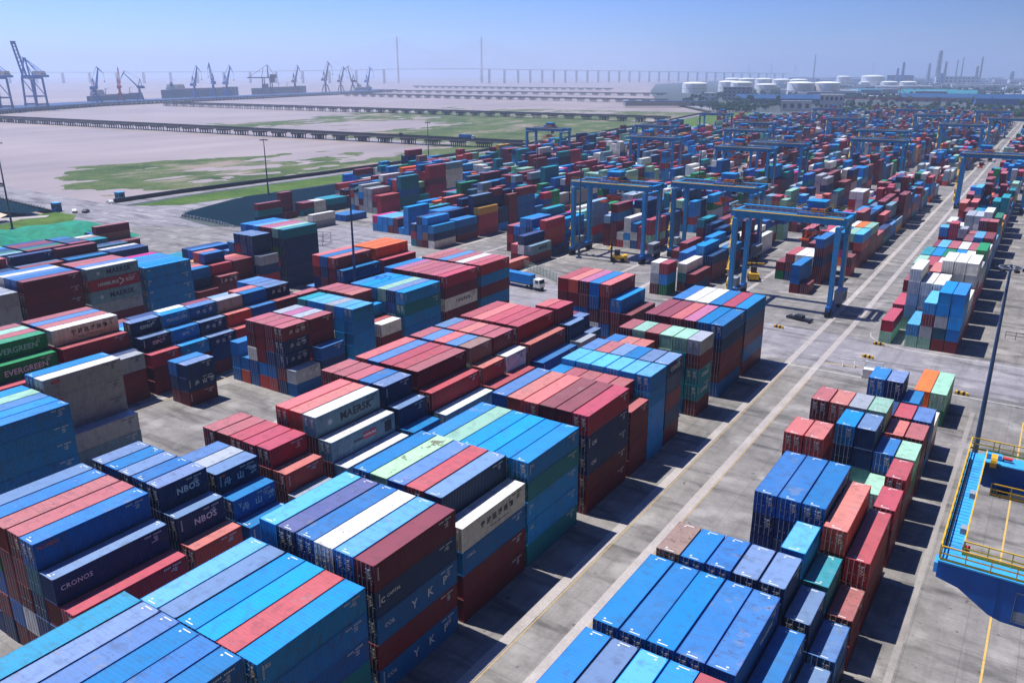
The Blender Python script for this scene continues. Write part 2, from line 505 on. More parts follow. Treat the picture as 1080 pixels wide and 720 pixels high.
# pale runway strips for the gantry cranes, yellow lines
def strip(name, x, w, y0, y1, m, z):
    ys = [y0] + [y for y in (200, 300, 450, 700) if y0 < y < y1] + [y1]
    pts = [(x - w / 2 + shear(y), y) for y in ys] + [(x + w / 2 + shear(y), y) for y in ys[::-1]]
    sheet(name, pts, z, m)
for x in (-40.4, -34.9):
    strip('runway_strip', x, 1.25, -20, 1200, M['strip'], 0.012)
for x in (-92.6, -105.2, -131.1, -156.4, -169.5):
    strip('runway_strip', x, 1.2, -20, 1200, M['strip'], 0.012)
for x in (-66.6,):
    strip('runway_strip', x, 1.2, 166, 1200, M['strip'], 0.012)
strip('yellow_line', 2.1, 0.22, -20, 156, M['yline'], 0.016)
strip('yellow_line', -39.55, 0.09, -20, 160, M['yline'], 0.018)
strip('yellow_line', -34.15, 0.09, -20, 158, M['yline'], 0.018)
strip('yellow_line', -130.0, 0.18, 55, 100, M['yline'], 0.018)
strip('gutter_strip', -5.6, 0.7, -20, 156, M['kerb'], 0.016)
for y, x0, x1 in ((163.5, -60, 60), (189.2, -120, -46), (187.0, -24, 60)):
    sheet('worn_line', [(x0, y), (x1, y), (x1, y + 0.25), (x0, y + 0.25)], 0.020, M['wline'])
sheet('yellow_line', [(-34, 168.5), (-20, 171.2), (-20, 171.5), (-34, 168.8)], 0.024, M['yline'])
# curved corner marking where the lane turns
b = MB()
for i in range(16):
    a0, a1 = math.pi / 2 * i / 16, math.pi / 2 * (i + 1) / 16
    P = lambda a, r: (-22 - math.cos(a) * r, 188 + 0 + 8 - math.sin(a) * r, 0.016)
    b.quad(P(a0, 8.0), P(a1, 8.0), P(a1, 8.35), P(a0, 8.35))
b.build('turning_line', M['strip'])['kind'] = 'structure'

# the dyke side: road, grass strips, ponds, causeway road
sheet('dyke_road', [(-366, 214), (-369, 250), (-368, 348), (-372, 450), (-381, 580), (-398, 764), (-430, 1000), (-478, 1290), (-468, 1290), (-421, 1000), (-390, 764), (-373, 580), (-364, 450), (-360, 348), (-361, 250), (-356, 214)], -0.35, M['road'])
sheet('access_road', [(-472, 216), (-376, 212), (-353, 213), (-334, 228), (-332, 262), (-326, 270), (-331, 256), (-315, 216), (-304, 206), (-271, 199), (-262, 197), (-262, 190), (-300, 178), (-332, 176), (-364, 187), (-431, 194), (-472, 197)], -0.30, M['road'])
sheet('dyke_grass', [(-351, 209.5), (-357, 251), (-357, 347), (-361, 450), (-369, 560), (-386, 764), (-418, 1000), (-464, 1290), (-380, 1290), (-345, 700), (-337, 560), (-336, 363), (-333, 311), (-333, 262), (-335, 230), (-341, 214)], -0.34, M['grass'])
sheet('verge_grass', [(-346, 150), (-362, 180), (-362, 186), (-347, 186), (-331, 175), (-318, 166), (-312, 143), (-318, 100), (-352, 100)], -0.26, M['grass'])
sheet('pond', [(-308, 209.5), (-316, 219), (-332, 263), (-330, 300), (-331, 370), (-300, 425), (-285, 330), (-266, 262), (-266, 208), (-278, 206.5)], -0.25, M['pond'])
sheet('canal', [(-470, 193.6), (-431, 192), (-371, 185.5), (-369, 176), (-385, 172), (-480, 160)], -0.2, M['pond'])
sheet('bare_earth', [(-480, 159.5), (-385, 171.5), (-372, 170), (-362, 160), (-380, 150), (-480, 146)], -0.22, M['sand'])
sheet('verge_path', [(-480, 145), (-360, 158), (-352, 176), (-356, 179.5), (-365, 164), (-480, 151)], -0.18, M['strip'])
sheet('sand_pile_pad', [(-330, 690), (-322, 690), (-310, 735), (-326, 735)], -0.2, M['sand'])
sheet('rear_road', [(60, 1284), (-470, 1296), (-800, 1795), (-790, 1800), (-440, 1310), (60, 1300)], -0.3, M['road'])
sheet('service_apron', [(-255, 188), (-182, 176), (-150, 168), (-40, 166), (40, 166), (40, 186), (-120, 195), (-182, 200), (-186, 230), (-240, 232), (-258, 206)], 0.004, M['road'])

# marsh: mud and grass that rises through the river surface
def make_marsh(name, x0, x1, y0, y1, step, cover):
    nx = int((x1 - x0) / step) + 1; ny = int((y1 - y0) / step) + 1
    vs, fs = [], []
    for j in range(ny):
        y = y0 + j * step
        # x of the dyke at this y
        xd = -370
        for (xa, ya), (xb, yb) in zip(DYKE, DYKE[1:]):
            if ya <= y <= yb: xd = xa + (xb - xa) * (y - ya) / max(1e-6, yb - ya)
        for i in range(nx):
            x = xd + (x0 + i * step)
            d = -(x0 + i * step)
            n = noise.fractal(Vector((x * 0.0075, y * 0.0045, 3.3)), 0.9, 2.1, 6)
            n2 = noise.fractal(Vector((x * 0.06, y * 0.03, 7.7)), 0.8, 2.0, 4)
            h = cover(d, y) + n * 1.15 + n2 * 0.6
            vs.append((x, y, -3.0 + max(-0.5, min(0.9, h))))
    for j in range(ny - 1):
        for i in range(nx - 1):
            a = j * nx + i
            q = (a, a + 1, a + nx + 1, a + nx)
            if max(vs[k][2] for k in q) > -3.02:
                fs.append(q)
    b = MB(); b.v = vs; b.f = fs; b.m = [0] * len(fs)
    o = b.build(name, M['marsh'], smooth=True)
    tag(o, 'green marsh grass growing in ragged patches on the tidal mud beside the dyke', 'grass', kind='stuff')
def cover(d, y):
    if y < 330: w = 22 + (y - 214) * 1.27
    elif y < 560: w = 170 + (y - 330) * 0.05
    elif y < 640: w = 190 + (y - 560) * 2.4
    else: w = 400
    e = 0.62 - d / w * 0.9
    if 400 < y < 640: e -= 0.25 * math.sin((y - 400) / 240 * math.pi)
    if y > 600: e += 0.22
    return e - (0.4 if y < 235 else 0)
make_marsh('marsh_grass', -520, 0, 216, 1290, 4.0, cover)

# jetty approach bridges on piles
def jetty(x0, x1, y0, y1, w, zdeck, th, npier, label, npile=4, zp=-3.4):
    a, bq = Vector((x0, y0, 0)), Vector((x1, y1, 0))
    d = (bq - a); L = d.length; d.normalize(); s = Vector((-d.y, d.x, 0))
    root = empty('approach_bridge', ((x0 + x1) / 2, (y0 + y1) / 2, -3.0), 0, label, 'bridge', 'approach bridges across the mudflats')
    o0 = Vector(root.location)
    def Lc(t, off, z): return tuple(a + d * t + s * off + Vector((0, 0, z)) - o0)
    m = MB()
    m.beam(Lc(0, 0, zdeck - th / 2), Lc(L, 0, zdeck - th / 2), w, th)
    m.build('deck', M['conc'], root)
    for sg in (-1, 1):
        k = MB(); k.beam(Lc(0, sg * (w / 2 - .25), zdeck + 0.56), Lc(L, sg * (w / 2 - .25), zdeck + 0.56), 0.35, 1.1)
        k.build('parapet', M['concd'], root)
    for i in range(npier):
        t = L * (i + 0.5) / npier
        k = MB()
        c0 = Vector(Lc(t, 0, 0))
        k.beam(Lc(t, -w / 2 + .2, zdeck - th - 0.75), Lc(t, w / 2 - .2, zdeck - th - 0.75), L / npier * 0.42, 1.5)
        for q in range(npile):
            off = -w / 2 + 1 + (w - 2) * q / (npile - 1)
            for e in (-0.15, 0.0, 0.15):
                tt = t + e * L / npier
                k.cyl(Lc(tt, off, zdeck - th - 1.5), Lc(tt, off, zp), 0.5, n=6)
        k.build('pier', M['concd'], root)
    return root
jetty(-1300, -372, 545, 581, 11, 3.4, 1.3, 34, 'nearest long approach bridge on pile groups running from the grassy dyke out over mud')
jetty(-1500, -430, 1012, 1012, 12, 4.0, 1.3, 40, 'second approach bridge with evenly spaced dark piers crossing mid water')
jetty(-1720, -730, 1730, 1700, 14, 4.5, 1.6, 30, 'third approach bridge far out with pale gaps between blocky piers')
jetty(-2060, -960, 2140, 2230, 14, 4.5, 1.6, 28, 'fourth approach bridge just behind the third one')
jetty(-2500, -1450, 2960, 2860, 16, 5.0, 1.8, 26, 'farthest approach bridge reaching the tank farm shore')
jetty(-980, -470, 206, 206, 20, 0.4, 1.2, 24, 'wide concrete causeway bridge leaving the road junction at left', 5)

# quay out in the river: a long platform on piles
QP = [(-1330, 560), (-1440, 700), (-1580, 930), (-1640, 1140), (-1760, 1530), (-1900, 2010), (-2030, 2300)]
qr = empty('river_quay', (-1640, 1140, -3), 0, 'long dark quay platform in the river carrying all the ship cranes', 'quay')
o0 = Vector(qr.location)
for p, q in zip(QP, QP[1:]):
    k = MB()
    P_, Q_ = Vector((p[0] - 35, p[1], 2.6)) - o0, Vector((q[0] - 35, q[1], 2.6)) - o0
    k.beam(P_, Q_, 75, 3.0)
    k.build('deck', M['hullr'], qr)
    k = MB()
    n = int((Q_ - P_).length / 14)
    d = (Q_ - P_).normalized(); s = Vector((-d.y, d.x, 0))
    for i in range(n):
        c = P_ + d * (14 * i + 7)
        for off in (-34, -12, 12, 34):
            k.cyl(c + s * off + Vector((0, 0, -1.5)), c + s * off + Vector((0, 0, -6.2)), 0.8, n=6)
    k.build('piles', M['concd'], qr)

# dyke wall
wr = MB()
for (p, q) in zip(DYKE[3:], DYKE[4:]):
    wr.beam((p[0], p[1], 0.2), (q[0], q[1], 0.2), 0.9, 2.8)
tag(wr.build('flood_wall', M['concd']), 'long low dark flood wall along the water side of the dyke road', 'wall')

# railings round the two dark ponds
def railing(pts, label, step):
    root = empty('railing', (pts[0][0], pts[0][1], -0.25), 0, label, 'railing')
    o0 = Vector(root.location)
    rl = MB()
    for p, q in zip(pts, pts[1:]):
        p, q = Vector((p[0], p[1], -0.25)), Vector((q[0], q[1], -0.25))
        for h in (0.6, 1.15):
            rl.beam(p + Vector((0, 0, h)) - o0, q + Vector((0, 0, h)) - o0, 0.1)
        n = max(1, int((q - p).length / step))
        for i in range(n):
            c = p + (q - p) * (i / n) - o0
            k = MB(); k.box((c.x, c.y, 0.62), (0.28, 0.28, 1.24)); k.build('post', M['white'], root)
    rl.build('rail', M['steel'], root)
railing([(-265, 202.5), (-278, 205.6), (-304, 208.3), (-309, 212), (-316, 222)], 'white post railing along the near edge of the dark pond', 2.6)
railing([(-470, 194.6), (-431, 193), (-371, 186.4)], 'white post railing along the causeway beside the dark canal', 3.2)

# ------------------------------------------------------------------ shipping containers
WID = 2.438
HH = {'H': 2.896, 'S': 2.591}
ROWS = {
 'M1': [-58.8, -56.2, -53.6, -51.0, -48.4, -45.8],
 'M2': [-85.6, -83.0, -80.4, -77.8, -75.2, -72.6, -70.0],
 'M3': [-126.1, -123.5, -120.9, -118.3, -115.7, -113.1, -110.5],
 'M4': [-149.1, -146.5, -143.9, -141.3, -138.7, -136.1, -133.5],
 'M5': [-189.6, -187.0, -184.4, -181.8, -179.2, -176.6, -174.0],
 'M6': [-212.6, -210.0, -207.4, -204.8, -202.2, -199.6, -197.0],
 'M7': [-253.1, -250.5, -247.9, -245.3, -242.7, -240.1, -237.5],
 'M8': [-276.1, -273.5, -270.9, -268.3, -265.7, -263.1, -260.5],
 'M9': [-299.0, -296.4, -293.8, -291.2, -288.6, -286.0],
 'R': [-25.0, -22.4, -19.8, -17.2, -14.6, -12.0, -9.4],
 'N1': [-61.6, -59.0, -56.4, -53.8, -51.2, -48.6, -46.0],
 'N2': [-93.4, -90.8, -88.2, -85.6, -83.0, -80.4, -77.8],
 'S': [-25.0, -22.4, -19.8, -17.2, -14.6, -12.0],
}
ROWS['E'] = [17.0 + 2.6 * i for i in range(6)]
BNAME = {'E': 'the rightmost block', 'M1': 'the roadside block', 'M2': 'the second block leftward', 'M3': 'the third block leftward', 'M4': 'the fourth block leftward',
 'M5': 'the fifth block leftward', 'M6': 'the sixth block leftward', 'M7': 'the seventh block leftward', 'M8': 'the eighth block leftward', 'M9': 'the pond side block',
 'R': 'the block right of road', 'N1': 'the crane block beyond the aisle', 'N2': 'the second block beyond the aisle', 'S': 'the far block right of road'}
# (block, y of the near end, length, height pattern, rows from left to right as count + colours from the top down)
BAYS = [
 ('M1', 19.4, 40, 'H', '5Tn|5sn|5pn|5qb|5qn|5qnnnn'),
 ('M1', 32.8, 40, 'S', '5fn|5sn|5cb|5cb|5rm|5ccbtb'),
 ('M1', 46.2, 40, 'H', '5fz|5vn|5bn|5wy|5fc|5mnbmb'),
 ('M1', 59.5, 40, 'H', '5bn|5Lg|5pb|5rm|5sz|4wbmm'),
 ('M1', 72.4, 40, 'HHHSS', '5cb|5lt|5cb|5cc|5cc|5ctcct'),
 ('M1', 87.0, 40, 'H', '5pb|5xm|5xm|5mm|5mm|5rnnmm'),
 ('M1', 100.2, 20, 'S', '5b|5d|5dm|5dm|5dm|4dmmm'),
 ('M1', 106.5, 20, 'HHHSS', '5fc|5f|5fc|5f|5fcc|5fcccc'),
 ('M1', 112.9, 20, 'HHHSS', '5p|5d|5s|5q|5sn|5snmnm'),
 ('M1', 119.4, 20, 'S', '5b|5x|5xm|-|-|-'),
 ('M1', 126.9, 20, 'HHHSS', '5d|5l|5d|5l|5lttt|5ymttm'),
 ('M1', 137.6, 40, 'HHHSS', '5mm|5mm|5xm|5km|5qb|5bnmmb'),
 ('M1', 151.0, 40, 'HHHSS', '5bm|5wb|5wm|5bn|5rb|5bnmbm'),
 ('M2', 30.9, 40, 'H', '5snnmn|5qgbmn|5dmmbm|5dmmwm|5btnnn|4smnn|3rmm'),
 ('M2', 44.2, 20, 'H', '5sn|5q|5s|5q|5snn|4snn|3xmm'),
 ('M2', 51.4, 20, 'S', '-|-|5pn|5yn|5snn|4qnn|3qnn'),
 ('M2', 59.2, 20, 'S', '5dm|5dm|5rm|5rm|5rmm|4xmm|3ynn'),
 ('M2', 67.0, 40, 'H', '-|-|5xrm|5xmm|5Amm|4Amm|3Ann'),
 ('M2', 80.2, 20, 'H', '5d|5d|5dm|5b|5snn|4snn|3qnn'),
 ('M2', 87.6, 40, 'H', '5xm|5pb|5rm|5rm|5dmm|4rmm|3All'),
 ('M2', 100.8, 20, 'H', '5dm|5p|5x|5p|5ull|4xmm|-'),
 ('M2', 107.6, 20, 'H', '5s|5d|5x|5d|5dmm|4wyy|-'),
 ('M2', 100.6, 40, 'H', '-|-|-|-|-|-|3rmm'),
 ('M2', 115.2, 40, 'H', '5rmm|5xmn|5rmm|5rm|5rmmm|4xmmm|3bnn'),
 ('M2', 129.0, 20, 'H', '4x|4d|4r|5xm|5rmm|4snn|3ynn'),
 ('M2', 136.0, 20, 'S', '3|3|4|4|4sn|3sn|2'),
 ('M2', 150.8, 40, 'H', '5rmmbm|5xmbbw|5kmbbb|5bbmwg|5xmmbm|4cmmm|3mmm'),
 ('M3', 41.6, 40, 'S', '-|4|5cb|5lb|5pb|5ccc|5ccccc'),
 ('M3', 54.4, 40, 'H', '-|-|5bb|5Wyyaa|2ya|-|-'),
 ('M3', 81.0, 20, 'S', '3bnm|3snm|-|-|-|-|-'),
 ('M3', 94.6, 20, 'S', '3bbb|2bx|5dmwbb|5dmmbx|5dmnbx|5dnnmn|2ybb'),
 ('M3', 101.2, 20, 'S', '3|3|5y|5k|5ym|5dmm|3bnn'),
 ('M3', 110.0, 20, 'HSSSS', '-|5tc|5fc|5fc|5yc|5fcc|5fcccc'),
 ('M3', 118.0, 20, 'HSSSS', '5dm|5dm|5dm|5x|4|3|3'),
 ('M3', 125.3, 40, 'HSSSS', '-|5cb|5cb|5cc|5lc|5sb|5ctccc'),
 ('M3', 139.2, 40, 'HHHSS', '5bz|5km|5dm|5dm|5dm|5dm|5rmwmn'),
 ('M3', 153.0, 40, 'HHHSS', '5dm|5dm|5pn|5dm|5wy|5dm|5rcmcm'),
 ('M4', 54.8, 40, 'H', '5dm|5ln|5de|5eee|4eee|3rmm|-'),
 ('M4', 68.0, 40, 'H', '5dn|5pn|5dm|5wmm|4rmm|3nnn|-'),
 ('M4', 73.6, 20, 'H', '-|-|-|-|-|-|3ymm'),
 ('M4', 81.0, 20, 'S', '4|4|4|4|5snn|4snn|3rmm'),
 ('M4', 87.4, 20, 'S', '4n|4|4b|4|5cnn|4cbn|3cmm'),
 ('M4', 93.8, 20, 'S', '4|4m|4|4n|5pbn|4snn|3snm'),
 ('M4', 100.2, 20, 'S', '4|4|4|4b|5ynz|4xmm|3xmn'),
 ('M4', 106.7, 20, 'S', '4|4|4|5xn|5qnn|4bnn|3dmm'),
 ('M4', 113.1, 20, 'S', '4|5pn|5pn|5sn|5snn|4dmm|3nnm'),
 ('M4', 119.5, 20, 'S', '3|3|3|3|3|4dmm|3mmn'),
 ('M4', 131.0, 40, 'HHHSSS', '2|2|3|6xmnmnm|6bnmmnm|6xmmmnm|5bnnrm'),
 ('M4', 144.4, 40, 'HHHSSS', '2|2|3|6om|6om|6ommnmm|5rmnmm'),
 ('M5', 53.2, 40, 'H', '3|3|4|4y|4w|4yyy|3'),
 ('M5', 66.4, 40, 'H', '3|4|5m|5w|5yw|5yyy|5yyyy'),
 ('M5', 79.8, 40, 'HSSHSS', '4|5|6bn|6wn|6pb|6qn|6mmmmnb'),
 ('M5', 93.4, 40, 'HSSHSS', '4|5wm|5mm|6dm|6dn|6pn|6Araymm'),
 ('M5', 107.2, 40, 'HHHSS', '4|5|5cb|5cb|5cb|5ccc|5ccccc'),
 ('M5', 120.6, 20, 'S', '3|3n|4x|4u|4x|4bnn|2m'),
 ('M5', 127.2, 20, 'S', '3|3|4Y|5x|5bnn|4rmm|3dmn'),
 ('M5', 134.0, 20, 'S', '3n|3|3|4x|4rm|4mmm|2'),
 ('M5', 140.5, 20, 'HSSSSS', '3|4p|5p|6s|6snn|6snnnn|4ynrn'),
 ('M5', 149.2, 40, 'HHHSSS', '6cn|6bm|6fn|6dm|6kn|6ln|6tnnnnn'),
 ('M6', 96, 40, 'S', '3|3|3|3w|3mw|3|3'), ('M6', 109.4, 40, 'S', '2|3|3|3w|3|2|2'),
 ('M6', 122.8, 20, 'S', '2|3|3|3tc|3tn|3l|3nn'), ('M6', 129.4, 20, 'S', '2|2|2|3cb|3tn|3nn|3nn'),
 ('M6', 136.2, 40, 'S', '2|2m|3t|3tc|3tn|4nn|4bb'), ('M6', 149.6, 40, 'S', '-|1|2m|3tb|3nb|3cb|4bb'), ('M6', 163.0, 40, 'S', '-|-|-|-|2b|3cb|3bb'),
 ('M7', 96, 40, 'S', '2|2|2|3|3|2n|2n'), ('M7', 109.4, 40, 'S', '2|2|2|2n|3n|2|2'), ('M7', 122.8, 40, 'S', '2|2|2n|2|3m|2n|2b'),
 ('M7', 136.2, 40, 'S', '1|2|2z|1|2|2n|2n'),
 ('M8', 109.4, 40, 'S', '-|2|2|2nn|2nn|2|2'), ('M8', 122.8, 40, 'S', '-|2n|2m|2mn|2nn|2|2'), ('M8', 136.2, 20, 'S', '-|2zz|2q|2nn|2z|2n|2mn'),
 ('M8', 142.8, 20, 'S', '-|-|-|2|2|2tn|2t'), ('M8', 149.6, 40, 'S', '-|2nn|2bn|3dum|1m|1m|-'),
 ('R', 27.4, 40, 'H', '4|4|4|4|4|3|2'),
 ('R', 40.7, 40, 'H', '4qn|4sn|4fn|4cn|4rm|3qn|2s'),
 ('R', 54.1, 40, 'H', '4bn|4qn|4qn|4qn|4bnn|3qnn|2sn'),
 ('R', 67.7, 20, 'H', '4un|4qn|4qn|4sn|4snn|3snn|2pn'),
 ('R', 74.7, 20, 'H', '-|-|-|-|4fnnn|3tnn|2dm'),
 ('R', 82.3, 40, 'S', '-|-|5qnnnn|5qnnnn|5qnnnn|-|-'),
 ('R', 81.3, 40, 'H', '-|-|-|-|-|4xmmm|3rmm'),
 ('R', 96.2, 20, 'S', '-|-|-|-|1b|1m|3rmm'),
 ('R', 103.2, 20, 'H', '-|4xmyn|4xmmn|-|1|2lm|3rmm'),
 ('R', 109.8, 20, 'H', '-|-|-|4cnmm|4snlm|3qnl|3lgm'),
 ('R', 117.2, 20, 'H', '-|4dmyn|4xmmn|4yny|4lnzm|3xmn|3dmm'),
 ('R', 124.4, 20, 'H', '-|-|-|2|3n|3rmm|3pnb'),
 ('R', 131.2, 20, 'H', '-|-|-|4bnnn|4snnm|3bnn|2wm'),
 ('R', 146.0, 40, 'H', '-|-|-|-|-|2oo|2lg'),
 ('N1', 222.5, 20, 'H', '-|-|-|1m|1m|-|-'),
 ('N1', 222.3, 40, 'S', '-|-|-|3bbm|-|-|-'),
 ('N1', 236.0, 40, 'S', '2m|3rmn|3wwu|3wym|5bmnmm|-|-'),
 ('N1', 250.6, 20, 'H', '-|2|3mn|3bn|4xmm|-|2m'),
 ('N1', 264.0, 40, 'S', '4dm|3b|4rb|4wm|4bnM|4lm|4fxmm'),
 ('N1', 277.4, 40, 'S', '3n|4b|4m|5rx|4wn|4om|4lmm'),
 ('N2', 200.4, 20, 'H', '-|-|-|3wym|3rcg|-|-'),
 ('N2', 207.0, 40, 'S', '-|-|-|-|-|3wtm|2mn'),
 ('N2', 220.4, 40, 'S', '-|-|-|3b|2wc|4cccy|3nmm'),
 ('N2', 234.0, 40, 'S', '2|3m|2r|3bw|4cbm|3ym|3bmz'),
 ('M4', 198.4, 40, 'H', '-|-|-|-|-|-|1x'),
 ('M4', 212.0, 40, 'H', '-|-|-|-|2xm|3nwn|2am'),
 ('M4', 225.4, 40, 'H', '3|3b|4cbr|4bnn|3cnw|4xxxx|1n'),
 ('M4', 239.0, 40, 'S', '3m|4n|5tlylz|4nnnm|3nr|4ccb|1c'),
 ('M5', 214.0, 40, 'S', '-|-|-|3|4nbb|4cbu|3cnw'),
 ('M5', 227.4, 40, 'S', '-|-|4cb|4cbw|4nmm|3cw|3bn'),
 ('M8', 213.8, 40, 'S', '-|-|-|-|-|3mtn'), ('M8', 228.2, 20, 'S', '-|-|-|-|4mmmm|1m'), ('M8', 237.6, 20, 'S', '-|-|-|-|2mm|2mt'), ('M8', 244.6, 20, 'S', '-|-|-|-|2wm|2ww'), ('M8', 251.4, 40, 'S', '-|-|-|2tn|2tb|2tz'), ('M8', 264.4, 20, 'S', '-|-|-|2m|3mm|2mm'),
 ('M7', 204.6, 40, 'S', '-|-|-|-|-|-|1y'), ('M7', 218.4, 40, 'S', '-|-|-|-|-|-|2wy'), ('M7', 236.4, 40, 'S', '-|-|-|-|1b|1b|1b'),
 ('S', 189.6, 40, 'S', '2rl|-|2fl|4fmyl|5ccyzm|5cccbm'),
 ('S', 203.0, 40, 'H', '2rl|5wyaal|4wyy|4wy|3wm|3wy'),
 ('S', 216.6, 40, 'H', '3m|3w|4xm|5wy|5wy|5wym'),
 ('S', 230.0, 40, 'S', '4lm|4rm|4wy|3m|4w|4yw'),
 ('S', 243.4, 40, 'S', '4tg|4cb|4gc|4cb|4wl|5ebl'),
 ('S', 257.0, 40, 'S', '3c|4fe|4de|4wp|4dm|4wm'),
]
MIX = {'m': 12, 'r': 8, 'd': 4, 'x': 2, 'b': 6, 'c': 6, 'n': 6, 't': 4, 'f': 3, 'g': 2, 'l': 2, 'w': 6, 'y': 4, 'a': 4, 'e': 1, 'z': 1, 'q': 3, 's': 3, 'M': 1, 'p': 1, 'u': 1, 'Y': 1, 'o': 1}
WEIGHTS = []
for k_, n_ in MIX.items(): WEIGHTS += [k_] * n_
rng = random.Random(11)
BOX = []   # dicts
def add_stack(block, yi, ri, x_right, y0, L, pat, spec, nbay, rear=None):
    n = int(spec[0]); cols_ = spec[1:]
    z = 0.0
    Lm = 12.192 if L == 40 else 6.058
    rear = (rng.random() < (0.12 if block in ('R', 'M1') else 0.28)) if rear is None else rear
    for t in range(n):                      # from the ground up
        h = HH[pat[t % len(pat)] if len(pat) > 1 else pat]
        fromtop = n - 1 - t
        if fromtop < len(cols_): c = cols_[fromtop]
        else: c = rng.choice(WEIGHTS)
        BOX.append(dict(block=block, bay=yi, row=ri, tier=t, n=n, ft=fromtop, x=x_right - WID / 2 + rng.uniform(-.03, .03), y=y0 + Lm / 2 + rng.uniform(-.06, .06),
                        L=L, Lm=Lm, z=z, h=h, pat=('H' if h > 2.7 else 'S'), c=c, rear=rear if fromtop or rng.random() > .1 else not rear, nrow=nbay))
        z += h + 0.012
cnt = {}
bays_sorted = sorted(range(len(BAYS)), key=lambda i: BAYS[i][1])
for i in bays_sorted:
    blk, y0, L, pat, spec = BAYS[i]
    k = cnt.get(blk, 0); cnt[blk] = k + 1
    rows = spec.split('|')
    for ri, s in enumerate(rows):
        if s == '-': continue
        add_stack(blk, k, ri, ROWS[blk][ri] + shear(y0), y0, L, pat, s, len(rows))

# the rest of the yard, out to its far edge
FIELD = [('N1', 291, 1235), ('N2', 248, 1250), ('M3', 252, 1260), ('M4', 253, 1260), ('M5', 241, 1255), ('M6', 228, 1240), ('M7', 258, 1200), ('M8', 272, 1100), ('M9', 300, 1000), ('S', 271, 1100),
         ('M2', -60, 0), ('M3', -60, 24), ('M4', -60, 38), ('M5', -60, 46), ('E', 205, 1000)]
for blk, ya, yb in FIELD:
    y = ya
    dens = 1.0
    while y < yb:
        if 452 < y < 476 or 752 < y < 776 or 985 < y < 1003:
            y += 6; continue
        if rng.random() < 0.035: y += 13; continue
        if rng.random() < 0.3: dens = rng.choice((0.6, 0.85, 0.95, 1.0, 1.0, 1.1))
        L = 40 if rng.random() < 0.7 else 20
        base = rng.choice((3, 3, 4, 4, 4, 5))
        fam = rng.choice(WEIGHTS)
        k = cnt.get(blk, 0); cnt[blk] = k + 1
        for ri, x in enumerate(ROWS[blk]):
            if ri == 0 and rng.random() < .3: continue
            if rng.random() > dens: continue
            n = max(1, min(6, int(round(base + rng.choice((-2, -1, -1, 0, 0, 0, 1))))))
            s = str(n)
            if rng.random() < .4: fam = rng.choice(WEIGHTS)
            for q in range(n): s += fam if rng.random() < .66 else rng.choice(WEIGHTS)
            add_stack(blk, k, ri, x + shear(y), y, L, 'S' if rng.random() < .5 else 'H', s, len(ROWS[blk]))
        y += 13.3 if L == 40 else 6.6

# which containers the photograph shows largest: one ray per pixel of a small picture
bv, bf = [], []
for b_ in BOX:
    x, y, z, h, l = b_['x'], b_['y'], b_['z'], b_['h'], b_['Lm'] / 2
    n0 = len(bv)
    for dz in (0, h):
        for dx, dy in ((-1, -1), (1, -1), (1, 1), (-1, 1)):
            bv.append((x + dx * WID / 2, y + dy * l, z + dz))
    bf += [(n0, n0 + 1, n0 + 5, n0 + 4), (n0 + 1, n0 + 2, n0 + 6, n0 + 5), (n0 + 2, n0 + 3, n0 + 7, n0 + 6), (n0 + 3, n0, n0 + 4, n0 + 7), (n0 + 4, n0 + 5, n0 + 6, n0 + 7)]
tree = BVHTree.FromPolygons(bv, bf)
rot = cam.rotation_euler.to_matrix()
W_, H_ = 540, 360
area = np.zeros(len(BOX), int)
for j in range(H_):
    if j < 40: continue
    for i in range(W_):
        d = rot @ Vector(((i + .5) * 2 - 540, -((j + .5) * 2 - 360), -858.0))
        hit = tree.ray_cast(cam.location, d)
        if hit[2] is not None:
            area[hit[2] // 5] += 1
order = np.argsort(-area, kind='stable')
HERO = [int(i) for i in order[:300] if area[i] > 0]
FULL = set(HERO[:190])
HEROSET = set(HERO)

# meshes shared by the copies
def corr_wall(b, axis, pos, a0, a1, z0, z1, period, depth, sgn, mi=0):
    """trapezoid corrugation between a0..a1 on the plane axis=pos; depth goes inwards"""
    n = max(1, int(round((a1 - a0) / period)))
    p = (a1 - a0) / n
    prof = []
    for i in range(n):
        s = a0 + i * p
        prof += [(s, 0), (s + p * .26, 0), (s + p * .5, 1), (s + p * .76, 1)]
    prof.append((a1, 0))
    vs = []
    for t, d in prof:
        q = pos - sgn * depth * d
        for z in (z0, z1):
            vs.append((q, t, z) if axis == 0 else (t, q, z))
    fs = [(2 * i, 2 * i + 2, 2 * i + 3, 2 * i + 1) for i in range(len(prof) - 1)]
    if (sgn > 0) == (axis == 1): fs = [f[::-1] for f in fs]
    b.add(vs, fs, mi)

def part_walls(L, h):
    b = MB(); l = L / 2; w = WID / 2
    for s in (-1, 1):
        corr_wall(b, 0, s * (w - .012), -l + .12, l - .12, .14, h - .10, .28, .036, s)
    corr_wall(b, 1, l - .03, -w + .12, w - .12, .14, h - .10, .24, .040, 1)
    return b
def part_roof(L, h):
    b = MB(); l = L / 2; w = WID / 2
    n = int(L / .42); p = (L - .5) / n
    prof = []
    for i in range(n):
        s = -l + .25 + i * p
        prof += [(s, 0), (s + p * .3, 0), (s + p * .5, -.006), (s + p * .8, -.006)]
    prof.append((l - .25, 0))
    vs = []
    for t, d in prof:
        for x in (-w + .06, w - .06): vs.append((x, t, h - .012 + d))
    b.add(vs, [(2 * i, 2 * i + 1, 2 * i + 3, 2 * i + 2) for i in range(len(prof) - 1)])
    b.box((0, -l + .14, h - .03), (2 * w - .16, .22, .04)); b.box((0, l - .14, h - .03), (2 * w - .16, .22, .04))
    b.box((0, 0, .10), (2 * w - .14, L - .3, .06))
    return b
